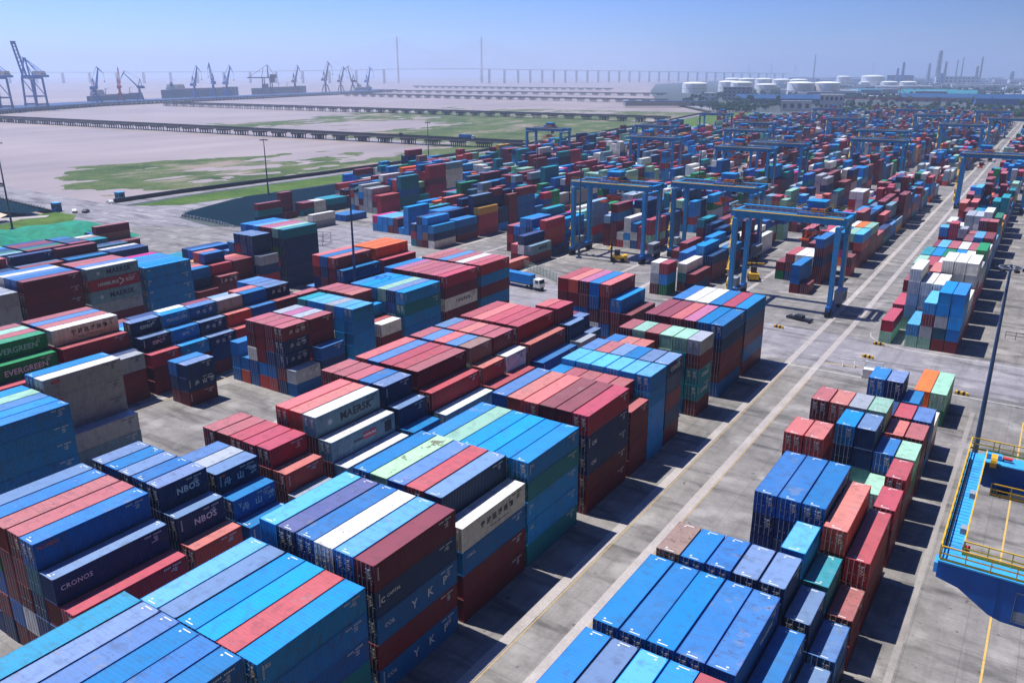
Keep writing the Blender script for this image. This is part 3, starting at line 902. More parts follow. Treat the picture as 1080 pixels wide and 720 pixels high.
def part_frame(L, h):
    b = MB(); l = L / 2; w = WID / 2
    for sx in (-1, 1):
        for sy in (-1, 1):
            b.box((sx * (w - .06), sy * (l - .06), h / 2), (.115, .115, h - .26))
            for z in (.06, h - .06): b.box((sx * (w - .08), sy * (l - .085), z), (.162, .178, .119))
        b.box((sx * (w - .03), 0, h - .045), (.056, L - .36, .075)); b.box((sx * (w - .035), 0, .085), (.066, L - .36, .13))
    for sy in (-1, 1):
        b.box((0, sy * (l - .05), h - .07), (2 * w - .34, .09, .11)); b.box((0, sy * (l - .05), .075), (2 * w - .34, .09, .13))
    return b
def part_door(L, h):
    b = MB(); y = -L / 2 + .05; w = 1.06
    z0, z1 = .15, h - .14
    b.box((0, y, (z0 + z1) / 2), (w, .05, z1 - z0))
    for i in range(4):
        z = z0 + (z1 - z0) * (i + .5) / 4
        b.box((0, y - .033, z), (w - .14, .018, (z1 - z0) / 4 - .22))
    for i in range(4):
        z = z0 + (z1 - z0) * (i + .5) / 4
        b.box((-w / 2 + .02, y - .04, z), (.09, .05, .06))
    return b
def part_rod(L, h):
    b = MB(); y = -L / 2 - .005
    b.cyl((0, y, .08), (0, y, h - .08), .034, n=6)
    for z in (.3, h * .36, h * .62, h - .3): b.box((0, y + .012, z), (.10, .035, .07))
    b.beam((0, y - .01, h * .42), (.26, y - .01, h * .42), .03, .04)
    return b
def part_marks(L, h, k):
    b = MB(); y = -L / 2 + .0005; r = random.Random(k)
    b.box((-.12, y, h * .80), (.55, .012, .10), mi=0); b.box((-.12, y, h * .74), (.38, .012, .07), mi=0)
    for q in range(4): b.box((-.16 + .1 * (q % 2), y, h * (.66 - .055 * q)), (.46 - .08 * (q % 3), .012, .045), mi=0)
    b.box((.25, y, h * (.52 + .1 * r.random())), (.18, .012, .18), mi=1)
    b.box((.28, y, h * .30), (.16, .012, .12), mi=0)
    return b
def part_sidemark(L, h, k):
    # identity number and data panel, near the upper end of the right hand wall
    b = MB(); w = WID / 2 - .008; r = random.Random(40 + k); l = L / 2
    for q in range(10):
        if q != 4: b.box((w, l - 2.6 + q * .2, h - .42), (.012, .13, .16))
    for q in range(3 + k % 2):
        n = r.uniform(.3, .8); b.box((w, l - 1.2 - n / 2, h - .72 - q * .17), (.012, n, .075))
    if k % 3 == 0:
        for q in range(7): b.box((w, -l + .55, h - .5 - q * .2), (.012, .16, .12))
    return b
def part_stripe(L, h, s):
    b = MB(); l = L / 2
    b.box((.05, s * (l - .30), h - .002), (.95, .10, .014))
    b.box((-.35, s * (l - .62), h - .002), (.20, .16, .014))
    return b
SHARED = {}
def shared(kind, L, pat, *a):
    key = (kind, L, pat) + a
    if key not in SHARED:
        Lm = 12.192 if L == 40 else 6.058
        h = HH[pat]
        f = {'corrugated_walls': part_walls, 'roof': part_roof, 'frame': part_frame, 'door': part_door, 'lock_rod': part_rod, 'door_marking': part_marks, 'roof_marking': part_stripe, 'side_marking': part_sidemark}
        if kind == 'shipping_container':
            b = MB()
            for g in (part_walls, part_roof, part_frame):
                q = g(Lm, h); b.add(q.v, q.f, 2 if g is part_roof else 0)
            q = part_door(Lm, h)
            for dx in (-.55, .55): b.add([(v[0] + dx, v[1], v[2]) for v in q.v], q.f)
            for dx in (-.8, -.3, .3, .8):
                q = part_rod(Lm, h); b.add([(v[0] + dx, v[1], v[2]) for v in q.v], q.f, 1)
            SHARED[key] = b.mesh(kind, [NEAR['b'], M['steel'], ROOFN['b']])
        else:
            b = f[kind](Lm, h, *a)
            mats = {'lock_rod': [M['steel']], 'door_marking': [M['plate'], M['platey']], 'roof_marking': [M['white']], 'side_marking': [M['letter']]}.get(kind, [NEAR['b']])
            SHARED[key] = b.mesh(kind, mats)
    return SHARED[key]

def mk(kind, mesh, parent, mat=None, idx=0, loc=(0, 0, 0), scale=None):
    o = link(bpy.data.objects.new(kind, mesh))
    o.parent = parent
    o.location = loc
    if scale: o.scale = scale
    o.pass_index = idx
    if mat is not None:
        o.material_slots[0].link = 'OBJECT'
        o.material_slots[0].material = mat
    return o

def text_mesh(s, size, name='lettering', spacing=1.0, bold=0.0):
    cu = bpy.data.curves.new('t', 'FONT')
    cu.body = s; cu.size = size; cu.extrude = 0.006; cu.align_x = 'CENTER'; cu.align_y = 'CENTER'
    cu.space_character = spacing; cu.offset = bold
    cu.resolution_u = 2
    t = link(bpy.data.objects.new('t', cu))
    bpy.context.view_layer.update()
    dg = bpy.context.evaluated_depsgraph_get()
    me = bpy.data.meshes.new_from_object(t.evaluated_get(dg))
    bpy.data.objects.remove(t); bpy.data.curves.remove(cu)
    me.name = name
    me.materials.clear()
    return me
TXT = {}
def lettering(root, s, size, mat, y, z, flip, spacing=1.0, bold=0.0, name='lettering'):
    key = (s, size, spacing, bold)
    if key not in TXT: TXT[key] = text_mesh(s, size, spacing=spacing, bold=bold)
    me = TXT[key].copy(); me.materials.append(mat)
    o = link(bpy.data.objects.new(name, me))
    o.parent = root
    # on the +X wall in the world; undo the turn of a reversed container
    m = Matrix(((0, 0, 1), (1, 0, 0), (0, 1, 0))).to_4x4()
    m.translation = Vector((WID / 2 + .004, y, z))
    if flip: m = Matrix.Rotation(math.pi, 4, 'Z') @ m
    o.matrix_local = m
    return o
def star(root, y, z, r, mat, flip):
    b = MB(); vs = []
    for i in range(14):
        a = math.pi * i / 7; rr = r if i % 2 == 0 else r * .42
        vs.append((WID / 2 + .008, y + math.cos(a) * rr, z + math.sin(a) * rr))
    b.add(vs + [(WID / 2 + .008, y, z)], [(i, (i + 1) % 14, 14) for i in range(14)])
    o = b.build('star_emblem', mat, root)
    if flip: o.rotation_euler.z = math.pi
    return o
def panel(root, y0, y1, z0, z1, mat, flip, name):
    b = MB(); b.b2((WID / 2 - .004, y0, z0), (WID / 2 + .003, y1, z1))
    o = b.build(name, mat, root)
    if flip: o.rotation_euler.z = math.pi
    return o

# lettering: (block, y of the near end, row, tier from the top) -> list of (text, size, colour, y, z share, spacing, bold)
LET = {
 ('M1', 46.2, 5, 2): [('Y K P', 1.35, 'letter', 1.6, .5, 1.9, .02), ('CCIL', .62, 'letter', -4.4, .56, 1.1, .01)],
 ('M1', 46.2, 5, 4): [('Y K P', 1.35, 'letter', 1.6, .5, 1.9, .02), ('CCIL', .62, 'letter', -4.4, .56, 1.1, .01)],
 ('M1', 46.2, 5, 1): [('CAPITAL', .5, 'letter', -3.6, .6, 1.0, .01), ('C', .8, 'letter', -5.1, .55, 1, .03)],
 ('M1', 59.5, 5, 0): [('宁波远洋运输', .82, 'ink', .4, .56, 1.7, .02), ('NINGBO OCEAN SHIPPING', .26, 'ink', .9, .24, 1.2, 0)],
 ('M1', 59.5, 5, 1): [('CMCL', .55, 'letter', -4.6, .72, 1.1, .01)],
 ('M1', 87.0, 5, 1): [('CAI', .8, 'letter', -4.2, .48, 1.1, .02)],
 ('M1', 87.0, 5, 2): [('CAI', .8, 'letter', -4.2, .48, 1.1, .02)],
 ('M1', 112.9, 5, 0): [('COSCO', 1.0, 'letter', .2, .5, 1.1, .02)],
 ('M1', 112.9, 5, 1): [('COSCO', 1.0, 'letter', .2, .5, 1.1, .02)],
 ('M1', 126.9, 5, 2): [('CHINA', 1.0, 'letter', .2, .5, 1.05, .02)],
 ('M1', 126.9, 5, 3): [('CHINA', 1.0, 'letter', .2, .5, 1.05, .02)],
 ('M1', 151.0, 5, 3): [('Y K P', 1.3, 'letter', .6, .5, 1.9, .02)],
 ('M1', 72.4, 5, 0): [('UES', .5, 'letter', -5.2, .72, 1.0, .01)], ('M1', 72.4, 5, 2): [('UES', .5, 'letter', -5.2, .72, 1.0, .01)],
 ('M1', 72.4, 5, 3): [('UES', .5, 'letter', -5.2, .72, 1.0, .01)], ('M1', 32.8, 5, 0): [('UES', .5, 'letter', -5.2, .72, 1.0, .01)],
 ('M2', 30.9, 5, 0): [('CRONOS', .72, 'letter', -3.9, .56, 1.1, .012)],
 ('M2', 30.9, 4, 0): [('FLORENS', .5, 'orange', -4.7, .78, 1.0, .01)],
 ('M2', 44.2, 4, 0): [('NBOS', 1.05, 'letter', .5, .5, 1.1, .03)],
 ('M2', 44.2, 5, 0): [('NBOS', 1.05, 'letter', .5, .5, 1.1, .03)],
 ('M2', 51.4, 4, 0): [('舟 山 港', 1.05, 'letter', .3, .45, 1.5, .02), ('UES', .4, 'orange', -2.1, .8, 1, .01)],
 ('M2', 51.4, 5, 0): [('舟 山 港', 1.05, 'letter', .5, .45, 1.5, .02), ('Y', .8, 'letter', -2.1, .62, 1, .01)],
 ('M2', 67.0, 4, 0): [('MAERSK', 1.55, 'ink', 1.3, .5, 1.08, .05)],
 ('M2', 67.0, 5, 0): [('HAMBURG', .5, 'letter', 1.0, .56, 1.0, .02), ('OCEAN', .5, 'ink', -1.25, .5, 1.0, .02)],
 ('M3', 94.6, 5, 0): [('舟 山 港', .9, 'letter', .5, .5, 1.4, .02)], ('M3', 94.6, 5, 1): [('舟 山 港', .9, 'letter', .5, .5, 1.4, .02)],
 ('M3', 94.6, 5, 2): [('舟 山 港', .9, 'letter', .5, .5, 1.4, .02)], ('M3', 94.6, 6, 0): [('舟 山 港', .9, 'letter', .5, .5, 1.4, .02)],
 ('M3', 101.2, 6, 1): [('DONG FANG', .85, 'letter', .1, .5, 1.0, .02)],
 ('M3', 81.0, 1, 1): [('舟 山 港', .95, 'letter', .6, .5, 1.4, .02)],
 ('M3', 139.2, 6, 2): [('宁波远洋运输', .85, 'ink', .5, .56, 1.2, .015)],
 ('M4', 54.8, 3, 0): [('EVERGREEN', 1.35, 'letter', .9, .45, 1.0, .03)], ('M4', 54.8, 4, 0): [('EVERGREEN', 1.35, 'letter', .9, .45, 1.0, .03)],
 ('M4', 68.0, 3, 0): [('宁波远洋运输', .9, 'ink', .6, .6, 1.6, .02), ('NINGBO OCEAN SHIPPING', .34, 'ink', .6, .26, 1.2, 0)],
 ('M4', 81.0, 4, 0): [('ESPRIT', .9, 'letter', .1, .5, 1, .02)], ('M4', 81.0, 5, 0): [('ESPC', .95, 'letter', .2, .5, 1, .02)],
 ('M4', 87.4, 4, 0): [('TRANSCOM', .85, 'letter', .1, .5, 1, .02)], ('M4', 87.4, 5, 0): [('SITC', .85, 'letter', .1, .5, 1, .02), ], ('M4', 87.4, 6, 0): [('Y', .6, 'letter', -1.6, .5, 1, .02)],
 ('M4', 93.8, 4, 0): [('中 山 港', .85, 'letter', .1, .5, 1.4, .02)], ('M4', 93.8, 5, 0): [('中 山 港', .85, 'letter', .1, .5, 1.4, .02)], ('M4', 93.8, 6, 0): [('中 山 港', .85, 'letter', .1, .5, 1.4, .02)],
 ('M4', 113.1, 4, 0): [('舟 山 港', .9, 'letter', .1, .5, 1.4, .02)], ('M4', 93.8, 6, 1): [('舟 山 港', .9, 'letter', .1, .5, 1.4, .02)],
 ('M5', 93.4, 6, 0): [('MAERSK', 1.55, 'ink', 1.3, .5, 1.08, .05)], ('M5', 93.4, 6, 2): [('MAERSK', 1.55, 'ink', 1.3, .5, 1.08, .05)],
 ('M5', 93.4, 6, 1): [('HAMBURG', 1.05, 'letter', -1.6, .5, 1.0, .03), ('SÜD', 1.05, 'letter', 3.6, .5, 1.0, .03)],
 ('M5', 107.2, 6, 0): [('UES', .5, 'letter', -5.2, .72, 1.0, .01)], ('M5', 107.2, 6, 1): [('UES', .5, 'letter', -5.2, .72, 1.0, .01)], ('M5', 107.2, 6, 2): [('UES', .5, 'letter', -5.2, .72, 1.0, .01)],
 ('M5', 127.2, 6, 0): [('舟 山 港', .9, 'letter', .3, .5, 1.4, .02)], ('M5', 140.5, 6, 1): [('舟 山 港', .9, 'letter', .3, .5, 1.4, .02)], ('M5', 140.5, 5, 1): [('舟 山 港', .9, 'letter', .3, .5, 1.4, .02)],
 ('R', 54.1, 4, 0): [('UES LEASING', .6, 'letter', 2.4, .5, 1.0, .02)], ('R', 54.1, 5, 0): [('UES', .6, 'letter', 1.4, .5, 1.0, .02)],
 ('R', 82.3, 4, 0): [('UES LEASING', .6, 'letter', 2.6, .5, 1.0, .02)],
 ('M4', 225.4, 5, 0): [('SAMUDERA', .9, 'letter', 1, .55, 1, .02)], ('M4', 212.0, 6, 0): [('MAERSK', 1.4, 'ink', 1, .5, 1, .04)],
}
bayY = {}
cnt2 = {}
for i in bays_sorted:
    k = cnt2.get(BAYS[i][0], 0); cnt2[BAYS[i][0]] = k + 1
    bayY[(BAYS[i][0], k)] = BAYS[i][1]

WORDS = ['zeroth', 'first', 'second', 'third', 'fourth', 'fifth', 'sixth', 'seventh', 'eighth', 'ninth', 'tenth', 'eleventh', 'twelfth', 'thirteenth', 'fourteenth', 'fifteenth', 'sixteenth', 'seventeenth', 'eighteenth', 'nineteenth', 'twentieth', 'twenty-first', 'twenty-second', 'twenty-third', 'twenty-fourth', 'twenty-fifth', 'twenty-sixth', 'twenty-seventh', 'twenty-eighth', 'twenty-ninth', 'thirtieth']
SIDEC = {'w': 'white', 'a': 'turquoise grey', 'y': 'grey'}
def box_label(b):
    c = PAL[b['c']][0].replace(' ', '-')
    if b['c'] in WALLOF: c = c + '-roofed'
    key = (b['block'], bayY.get((b['block'], b['bay'])), b['row'], b['ft'])
    adj = 'lettered ' if key in LET else ''
    tier = 'top' if b['ft'] == 0 else (WORDS[b['ft'] + 1] + ' down')
    fr = b['nrow'] - 1 - b['row']
    row = 'right edge row' if fr == 0 else WORDS[fr + 1] + ' row leftward'
    if b['block'] == 'M2' or True:
        row = 'rightmost row' if fr == 0 else WORDS[fr + 1] + '-from-right row'
    return '%s%s %s container, %s, %s, %s bay of %s' % (adj, c, 'long' if b['L'] == 40 else 'short', tier, row, WORDS[min(30, b['bay'] + 1)], BNAME[b['block']])

GRP = 'shipping containers stacked across the yard'
for num, i in enumerate(HERO):
    b = BOX[i]
    flip = b['rear']
    rz = math.pi if flip else 0.0
    loc = (b['x'], b['y'], b['z'])
    mat = NEAR[b['c']]
    key = (b['block'], bayY.get((b['block'], b['bay'])), b['row'], b['ft'])
    lab = box_label(b)
    L, pat, h, Lm = b['L'], b['pat'], b['h'], b['Lm']
    side = NEAR[WALLOF.get(b['c'], b['c'])]
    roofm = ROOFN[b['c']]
    if i in FULL or key in LET:
        root = empty('shipping_container', loc, rz, lab, 'container', GRP)
        mk('corrugated_walls', shared('corrugated_walls', L, pat), root, side, num + 1)
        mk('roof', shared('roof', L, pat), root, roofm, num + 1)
        mk('frame', shared('frame', L, pat), root, side, num + 1)
        front_seen = not flip
        for dx in (-.55, .55):
            d = mk('door', shared('door', L, pat), root, side, num + 1, (dx, 0, 0))
            if dx < 0: d.rotation_euler = (0, 0, 0)
            for rx in (-.27, .22):
                mk('lock_rod', shared('lock_rod', L, pat), d, None, num + 1, (rx, 0, 0))
            if front_seen and (dx > 0 or num % 3):
                mk('door_marking', shared('door_marking', L, pat, num % 5), d, None, num + 1, (0, -.0125, 0))
        sm = mk('side_marking', shared('side_marking', L, pat, num % 6), root, None, num + 1)
        if b['c'] in 'wWAlyf': sm.material_slots[0].link = 'OBJECT'; sm.material_slots[0].material = M['ink']
        if flip: sm.rotation_euler.z = math.pi
        if b['ft'] == 0 and (num % 4 or b['block'] == 'R') and (b['c'] in 'bcqsfnpkv' or b['block'] == 'R'):
            for s in (-1, 1):
                mk('roof_marking', shared('roof_marking', L, pat, s), root, None, num + 1)
        for (s, size, mt, y, zs, spc, bold) in LET.get(key, []):
            lettering(root, s, size, M[mt], y, h * zs, flip, spc, bold)
        if key in (('M2', 67.0, 4, 0), ('M5', 93.4, 6, 0), ('M5', 93.4, 6, 2)):
            star(root, -3.6, h * .5, .62, M['letter'], flip)
        if key == ('M2', 67.0, 5, 0):
            panel(root, -.25, 2.25, h * .4, h * .72, M['rlabel'], flip, 'red_name_panel')
            panel(root, 4.0, 5.4, h * .2, h * .75, M['dark'], flip, 'patch_panel')
        if key == ('M5', 93.4, 6, 1):
            cv = MB()
            for q in ((-.9, .75, .9, .1), (-.9, -.75, .9, -.1)):
                cv.beam((WID / 2 + .008, 1.6 + q[0] * .6, h * .5 + q[1]), (WID / 2 + .008, 1.6 + q[2] * .6, h * .5 + q[3]), .02, .3)
            o = cv.build('chevron_emblem', M['letter'], root)
            if flip: o.rotation_euler.z = math.pi
        if key == ('M3', 54.4, 3, 0) or key == ('M3', 54.4, 3, 1):
            panel(root, -4.9, -3.6, h * .68, h * .82, M['rlabel'], flip, 'red_label')
    else:
        o = link(bpy.data.objects.new('shipping_container', shared('shipping_container', L, pat)))
        o.location = loc; o.rotation_euler = (0, 0, rz); o.pass_index = num + 1
        o.material_slots[0].link = 'OBJECT'; o.material_slots[0].material = side
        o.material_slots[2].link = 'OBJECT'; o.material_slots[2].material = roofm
        tag(o, lab, 'container', GRP)

# all the others, too many to count: one object
fv, ff, fm = [], [], []
for i, b in enumerate(BOX):
    if i in HEROSET: continue
    x, y, z, h, l = b['x'], b['y'], b['z'], b['h'], b['Lm'] / 2
    w = WID / 2
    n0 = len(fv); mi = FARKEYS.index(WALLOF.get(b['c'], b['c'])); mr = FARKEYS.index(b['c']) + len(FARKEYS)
    d2 = x * x + y * y
    for zz in (z, z + h):
        fv += [(x - w, y - l, zz), (x + w, y - l, zz), (x + w, y + l, zz), (x - w, y + l, zz)]
    fs = [(0, 1, 5, 4), (1, 2, 6, 5), (2, 3, 7, 6), (3, 0, 4, 7), (4, 5, 6, 7), (3, 2, 1, 0)]
    ff += [tuple(n0 + k for k in f) for f in fs]; fm += [mi] * 4 + [mr, mi]
    if d2 < 330 ** 2 and not b['rear']:      # locking bars on the door ends that stand close enough
        for dx in (-.8, -.3, .3, .8):
            n1 = len(fv)
            fv += [(x + dx - .03, y - l - .02, z + .1), (x + dx + .03, y - l - .02, z + .1), (x + dx + .03, y - l - .02, z + h - .1), (x + dx - .03, y - l - .02, z + h - .1)]
            fv += [(x + dx - .03, y - l + .01, z + .1), (x + dx + .03, y - l + .01, z + .1), (x + dx + .03, y - l + .01, z + h - .1), (x + dx - .03, y - l + .01, z + h - .1)]
            ff += [tuple(n1 + k for k in f) for f in ((0, 1, 2, 3), (1, 5, 6, 2), (4, 0, 3, 7), (3, 2, 6, 7))]
            fm += [2 * len(FARKEYS)] * 4
me = bpy.data.meshes.new('stacked_containers')
me.from_pydata(fv, [], ff)
for k in FARKEYS: me.materials.append(FAR[k])
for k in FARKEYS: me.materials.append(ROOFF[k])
me.materials.append(M['steel'])
me.polygons.foreach_set('material_index', fm)
me.update()
st = link(bpy.data.objects.new('stacked_containers', me))
tag(st, 'thousands more stacked containers in every colour filling the yard to its far edge', 'containers', kind='stuff')

# ------------------------------------------------------------------ yard gantry cranes
SP = 12.6      # half span
LY = 5.6       # half distance between the legs of one side
HT = 24.0
def make_rtg():
    root = empty('gantry_crane', (0, 0, 0))
    for sx in (-1, 1):
        for sy in (-1, 1):
            k = MB()
            k.beam((sx * SP, sy * (LY - .2), 2.6), (sx * SP, sy * LY, HT - 1.9), .95, 1.35, 1.15, 1.7)
            k.build('leg', M['blue'], root)
        k = MB()
        k.box((sx * SP, 0, 2.1), (1.0, 2 * LY + 3.4, 1.0))
        q = MB(); q.box((sx * SP, 0, HT - 2.6), (.8, 2 * LY - 1, .8)); q.build('portal_tie', M['blue'], root)
        sb = k.build('sill_beam', M['dblue'], root)
        for sy in (-1, 1):
            q = MB(); q.box((sx * SP, sy * (LY + .2), 1.35), (.9, 3.4, .6)); q.build('bogie', M['dark'], sb)
            for dy in (-1.05, 1.05):
                q = MB()
                q.cyl((sx * SP - .45, sy * (LY + .2) + dy, .72), (sx * SP + .45, sy * (LY + .2) + dy, .72), .72, n=12)
                q.build('wheel', M['black'], sb)
    for sy in (-1, 1):
        k = MB()
        y = sy * (LY - 1.1)
        k.box((0, y, HT - .75), (2 * SP + 3.2, 1.0, 1.8))
        k.box((0, y, HT + .20), (2 * SP + 3.0, 1.25, .10))
        for i in range(13): k.box((-SP + i * 2 * SP / 12, y - sy * -.53, HT - .75), (.10, .07, 1.6))
        k.build('girder', M['blue'], root)
        k = MB()
        for i in range(19):
            x = -SP - 1 + i * (2 * SP + 2) / 18
            k.beam((x, sy * (LY - .35), HT + .25), (x, sy * (LY - .35), HT + 1.3), .06)
        for z in (.75, 1.3): k.beam((-SP - 1, sy * (LY - .35), HT + z), (SP + 1, sy * (LY - .35), HT + z), .06)
        k.box((0, sy * (LY - .02), HT + .05), (2 * SP + 2, .8, .06))
        k.build('handrail', M['yellow'], root)
    for sx in (-1, 1):
        k = MB(); k.box((sx * (SP + .9), 0, HT - .7), (.9, 2 * LY - 3.2, 1.2)); k.build('end_tie', M['blue'], root)
    # trolley with hoist house, cab and spreader
    tr = MB(); tr.box((0, 0, HT + .55), (6.5, 2 * LY - 1.6, .45))
    for sx in (-1, 1):
        for sy in (-1, 1): tr.box((sx * 2.6, sy * (LY - 1.1), HT + .35), (.9, .5, .22))
    t = tr.build('trolley', M['dblue'], root)
    k = MB(); k.box((.3, .6, HT + 2.0), (4.4, 4.6, 2.4)); k.box((.3, .6, HT + 3.25), (4.7, 4.9, .12)); k.box((-1.9, -2.6, HT + 1.3), (1.2, 1.4, 1.1)); k.build('hoist_house', M['blue'], t)
    k = MB(); k.cyl((1.6, -3.0, HT + 1.3), (3.1, -3.0, HT + 1.3), .55, n=12); k.cyl((-.2, -3.0, HT + 1.3), (1.2, -3.0, HT + 1.3), .55, n=12); k.build('rope_drum', M['rust'], t)
    k = MB()
    for q in range(7): k.box((-2.9 + q * .95, 2.9 + .25 * (q % 2), HT + 1.0 + .12 * (q % 3)), (.6, .7, .7 + .2 * (q % 2)))
    k.box((2.4, -1.6, HT + 1.1), (1.0, .8, .9)); k.build('hoist_motor', M['dark'], t)
    k = MB()
    for z in (1.3, 1.9):
        for a, b_ in (((-3.2, -LY + 1), (3.2, -LY + 1)), ((3.2, -LY + 1), (3.2, LY - 1)), ((3.2, LY - 1), (-3.2, LY - 1)), ((-3.2, LY - 1), (-3.2, -LY + 1))):
            k.beam((a[0], a[1], HT + z), (b_[0], b_[1], HT + z), .07)
    for a in ((-3.2, -LY + 1), (0, -LY + 1), (3.2, -LY + 1), (3.2, 0), (3.2, LY - 1), (0, LY - 1), (-3.2, LY - 1), (-3.2, 0)): k.beam((a[0], a[1], HT + .7), (a[0], a[1], HT + 1.9), .07)
    k.build('trolley_rail', M['yellow'], t)
    k = MB(); k.prism([(-1.0, HT - 3.6), (.7, HT - 3.6), (1.1, HT - 2.2), (1.1, HT - 1.2), (-1.0, HT - 1.2)], 0, 1.6, 3.2)
    cb = k.build('operator_cab', M['white'], t)
    k = MB(); k.box((2.4, -1.02, HT - 2.3), (1.4, .05, 1.3)); k.box((3.22, -.1, HT - 2.2), (.05, 1.4, 1.0)); k.build('cab_window', M['glass'], cb)
    k = MB(); k.box((2.4, -.2, HT - .6), (1.0, 1.0, 1.3)); k.build('cab_hanger', M['dblue'], cb)
    s = MB(); zs = HT - 5.5
    s.box((-.6, 0, zs), (1.1, 11.8, .5)); s.box((-.6, 0, zs + .9), (1.8, 4.2, 1.0))
    for sy in (-1, 1): s.box((-.6, sy * 5.9, zs - .1), (2.4, .35, .45))
    sp = s.build('spreader', M['orange'], t)
    k = MB()
    for dx in (-.8, .8):
        for dy in (-1.7, 1.7): k.beam((-.6 + dx, dy, zs + 1.3), (-.6 + dx, dy, HT + .3), .05)
    k.build('hoist_rope', M['dark'], sp)
    # power house, cable reel and stairs on the sills
    k = MB(); k.box((SP + 1.3, 0, 4.2), (2.0, 5.2, 2.9)); k.box((SP + 1.3, 0, 5.75), (2.15, 5.4, .14))
    ph = k.build('power_house', M['wallg'], root)
    k = MB()
    for i in range(4): k.box((SP + 2.31, -1.9 + i * 1.25, 4.4), (.04, .8, 1.4))
    k.build('vent_grille', M['dark'], ph)
    k = MB(); k.cyl((-SP - .75, -LY + 2.2, 4.6), (-SP - 1.3, -LY + 2.2, 4.6), 1.7, n=18); k.cyl((-SP - .6, -LY + 2.2, 4.6), (-SP - 1.45, -LY + 2.2, 4.6), .5, n=10); k.build('cable_reel', M['yellow'], root)
    k = MB(); k.box((-SP - .9, 1.2, 3.9), (1.5, 3.0, 2.3)); k.build('electric_cabinet', M['wallg'], root)
    k = MB(); x = -SP - 1.15; z = 2.6; sgn = 1
    while z < HT - 3:
        y0_, y1_ = (-LY + .4, -LY + 2.6) if sgn > 0 else (-LY + 2.6, -LY + .4)
        k.beam((x, y0_, z), (x, y1_, z + 2.9), .62, .10)
        for o in (-.32, .32): k.beam((x + o, y0_, z + 1.0), (x + o, y1_, z + 3.9), .06)
        k.box((x, y1_, z + 2.92), (.95, .9, .07))
        z += 2.95; sgn = -sgn
    k.build('stair', M['yellow'], root)
    k = MB()
    for i in range(6):
        k.box((SP + .55, LY - 1.2, 4 + i * 3), (.05, .6, .05)); 
    k.beam((SP + .6, LY - 1.5, 2.6), (SP + .6, LY - 1.5, HT - 2), .06); k.beam((SP + .6, LY - .9, 2.6), (SP + .6, LY - .9, HT - 2), .06)
    for i in range(48): k.beam((SP + .6, LY - 1.5, 2.8 + i * .4), (SP + .6, LY - .9, 2.8 + i * .4), .04)
    k.build('ladder', M['yellow'], root)
    k = MB()
    for i in range(4):
        x = -SP + 3 + i * 6.4
        k.box((x, -LY + .2, HT - 1.9), (.6, .35, .35))
    k.build('floodlight', M['white'], root)
    return root
rtg0 = make_rtg()
kids = children_map()
RTG = [  # x of the middle, y, trolley offset, label
 (-54.5, 210.0, 5.5, 'nearest blue gantry crane straddling a short stack beside the long road'),
 (-118.0, 238.5, -1.0, 'blue gantry crane with orange trolley parts beside the bare crossing apron'),
 (-89.8, 254.0, 3.0, 'blue gantry crane just right of the one beside the crossing apron'),
 (-127.0, 393.0, -4.0, 'blue gantry crane in mid yard lifting over a yellow and a white container'),
 (-121.0, 428.0, 4.0, 'blue gantry crane standing close behind the mid yard crane over the yellow container'),
 (-279.0, 462.0, 1.0, 'blue gantry crane at the grassy far left edge of the yard'),
 (-234.0, 530.0, 3.5, 'blue gantry crane behind and right of the one at the grassy edge'),
 (-189.0, 600.0, -2.0, 'blue gantry crane at the upper middle, before the dark trees and white tanks'),
 (-24.0, 418.0, -5.0, 'blue gantry crane over the far stacks right of the road'),
 (-62.0, 655.0, 2.0, 'distant blue gantry crane left of the road and near its far end'),
 (-95.0, 560.0, -3.0, 'distant blue gantry crane left of the road in the middle distance'),
 (-148.0, 700.0, 4.0, 'distant blue gantry crane below the white office building'),
 (-100.0, 800.0, 0.0, 'very distant blue gantry crane below the red scrap yard'),
 (-40.0, 760.0, -3.0, 'very distant blue gantry crane at the right edge beyond the road'),
 (-205.0, 880.0, 5.0, 'very distant blue gantry crane at the back near the warehouse'),
 (-83.0, 480.0, 4.0, 'blue gantry crane left of the road, between the mid yard cranes and the road crane'),
 (-168.0, 520.0, -3.0, 'blue gantry crane behind the stacks left of the two mid yard cranes'),
 (-62.0, 905.0, 1.0, 'very distant blue gantry crane near the far end of the road'),
 (-132.0, 905.0, -2.0, 'very distant blue gantry crane before the dark belt of trees'),
 (-262.0, 720.0, 5.0, 'distant blue gantry crane beside the grass at the back left of the yard'),
 (-190.0, 430.0, -5.0, 'blue gantry crane left of the mid yard cranes in middle distance'),
]
for i, (x, y, tx, lab) in enumerate(RTG):
    o = rtg0 if i == 0 else copy_tree(rtg0, kids)
    o.location = (x, y, 0)
    tag(o, lab, 'gantry crane', 'blue gantry cranes across the yard')
    for ch in (kids[rtg0.name] if i == 0 else o.children):
        if ch.name.startswith('trolley') and not ch.name.startswith('trolley_rail'): ch.location.x = tx

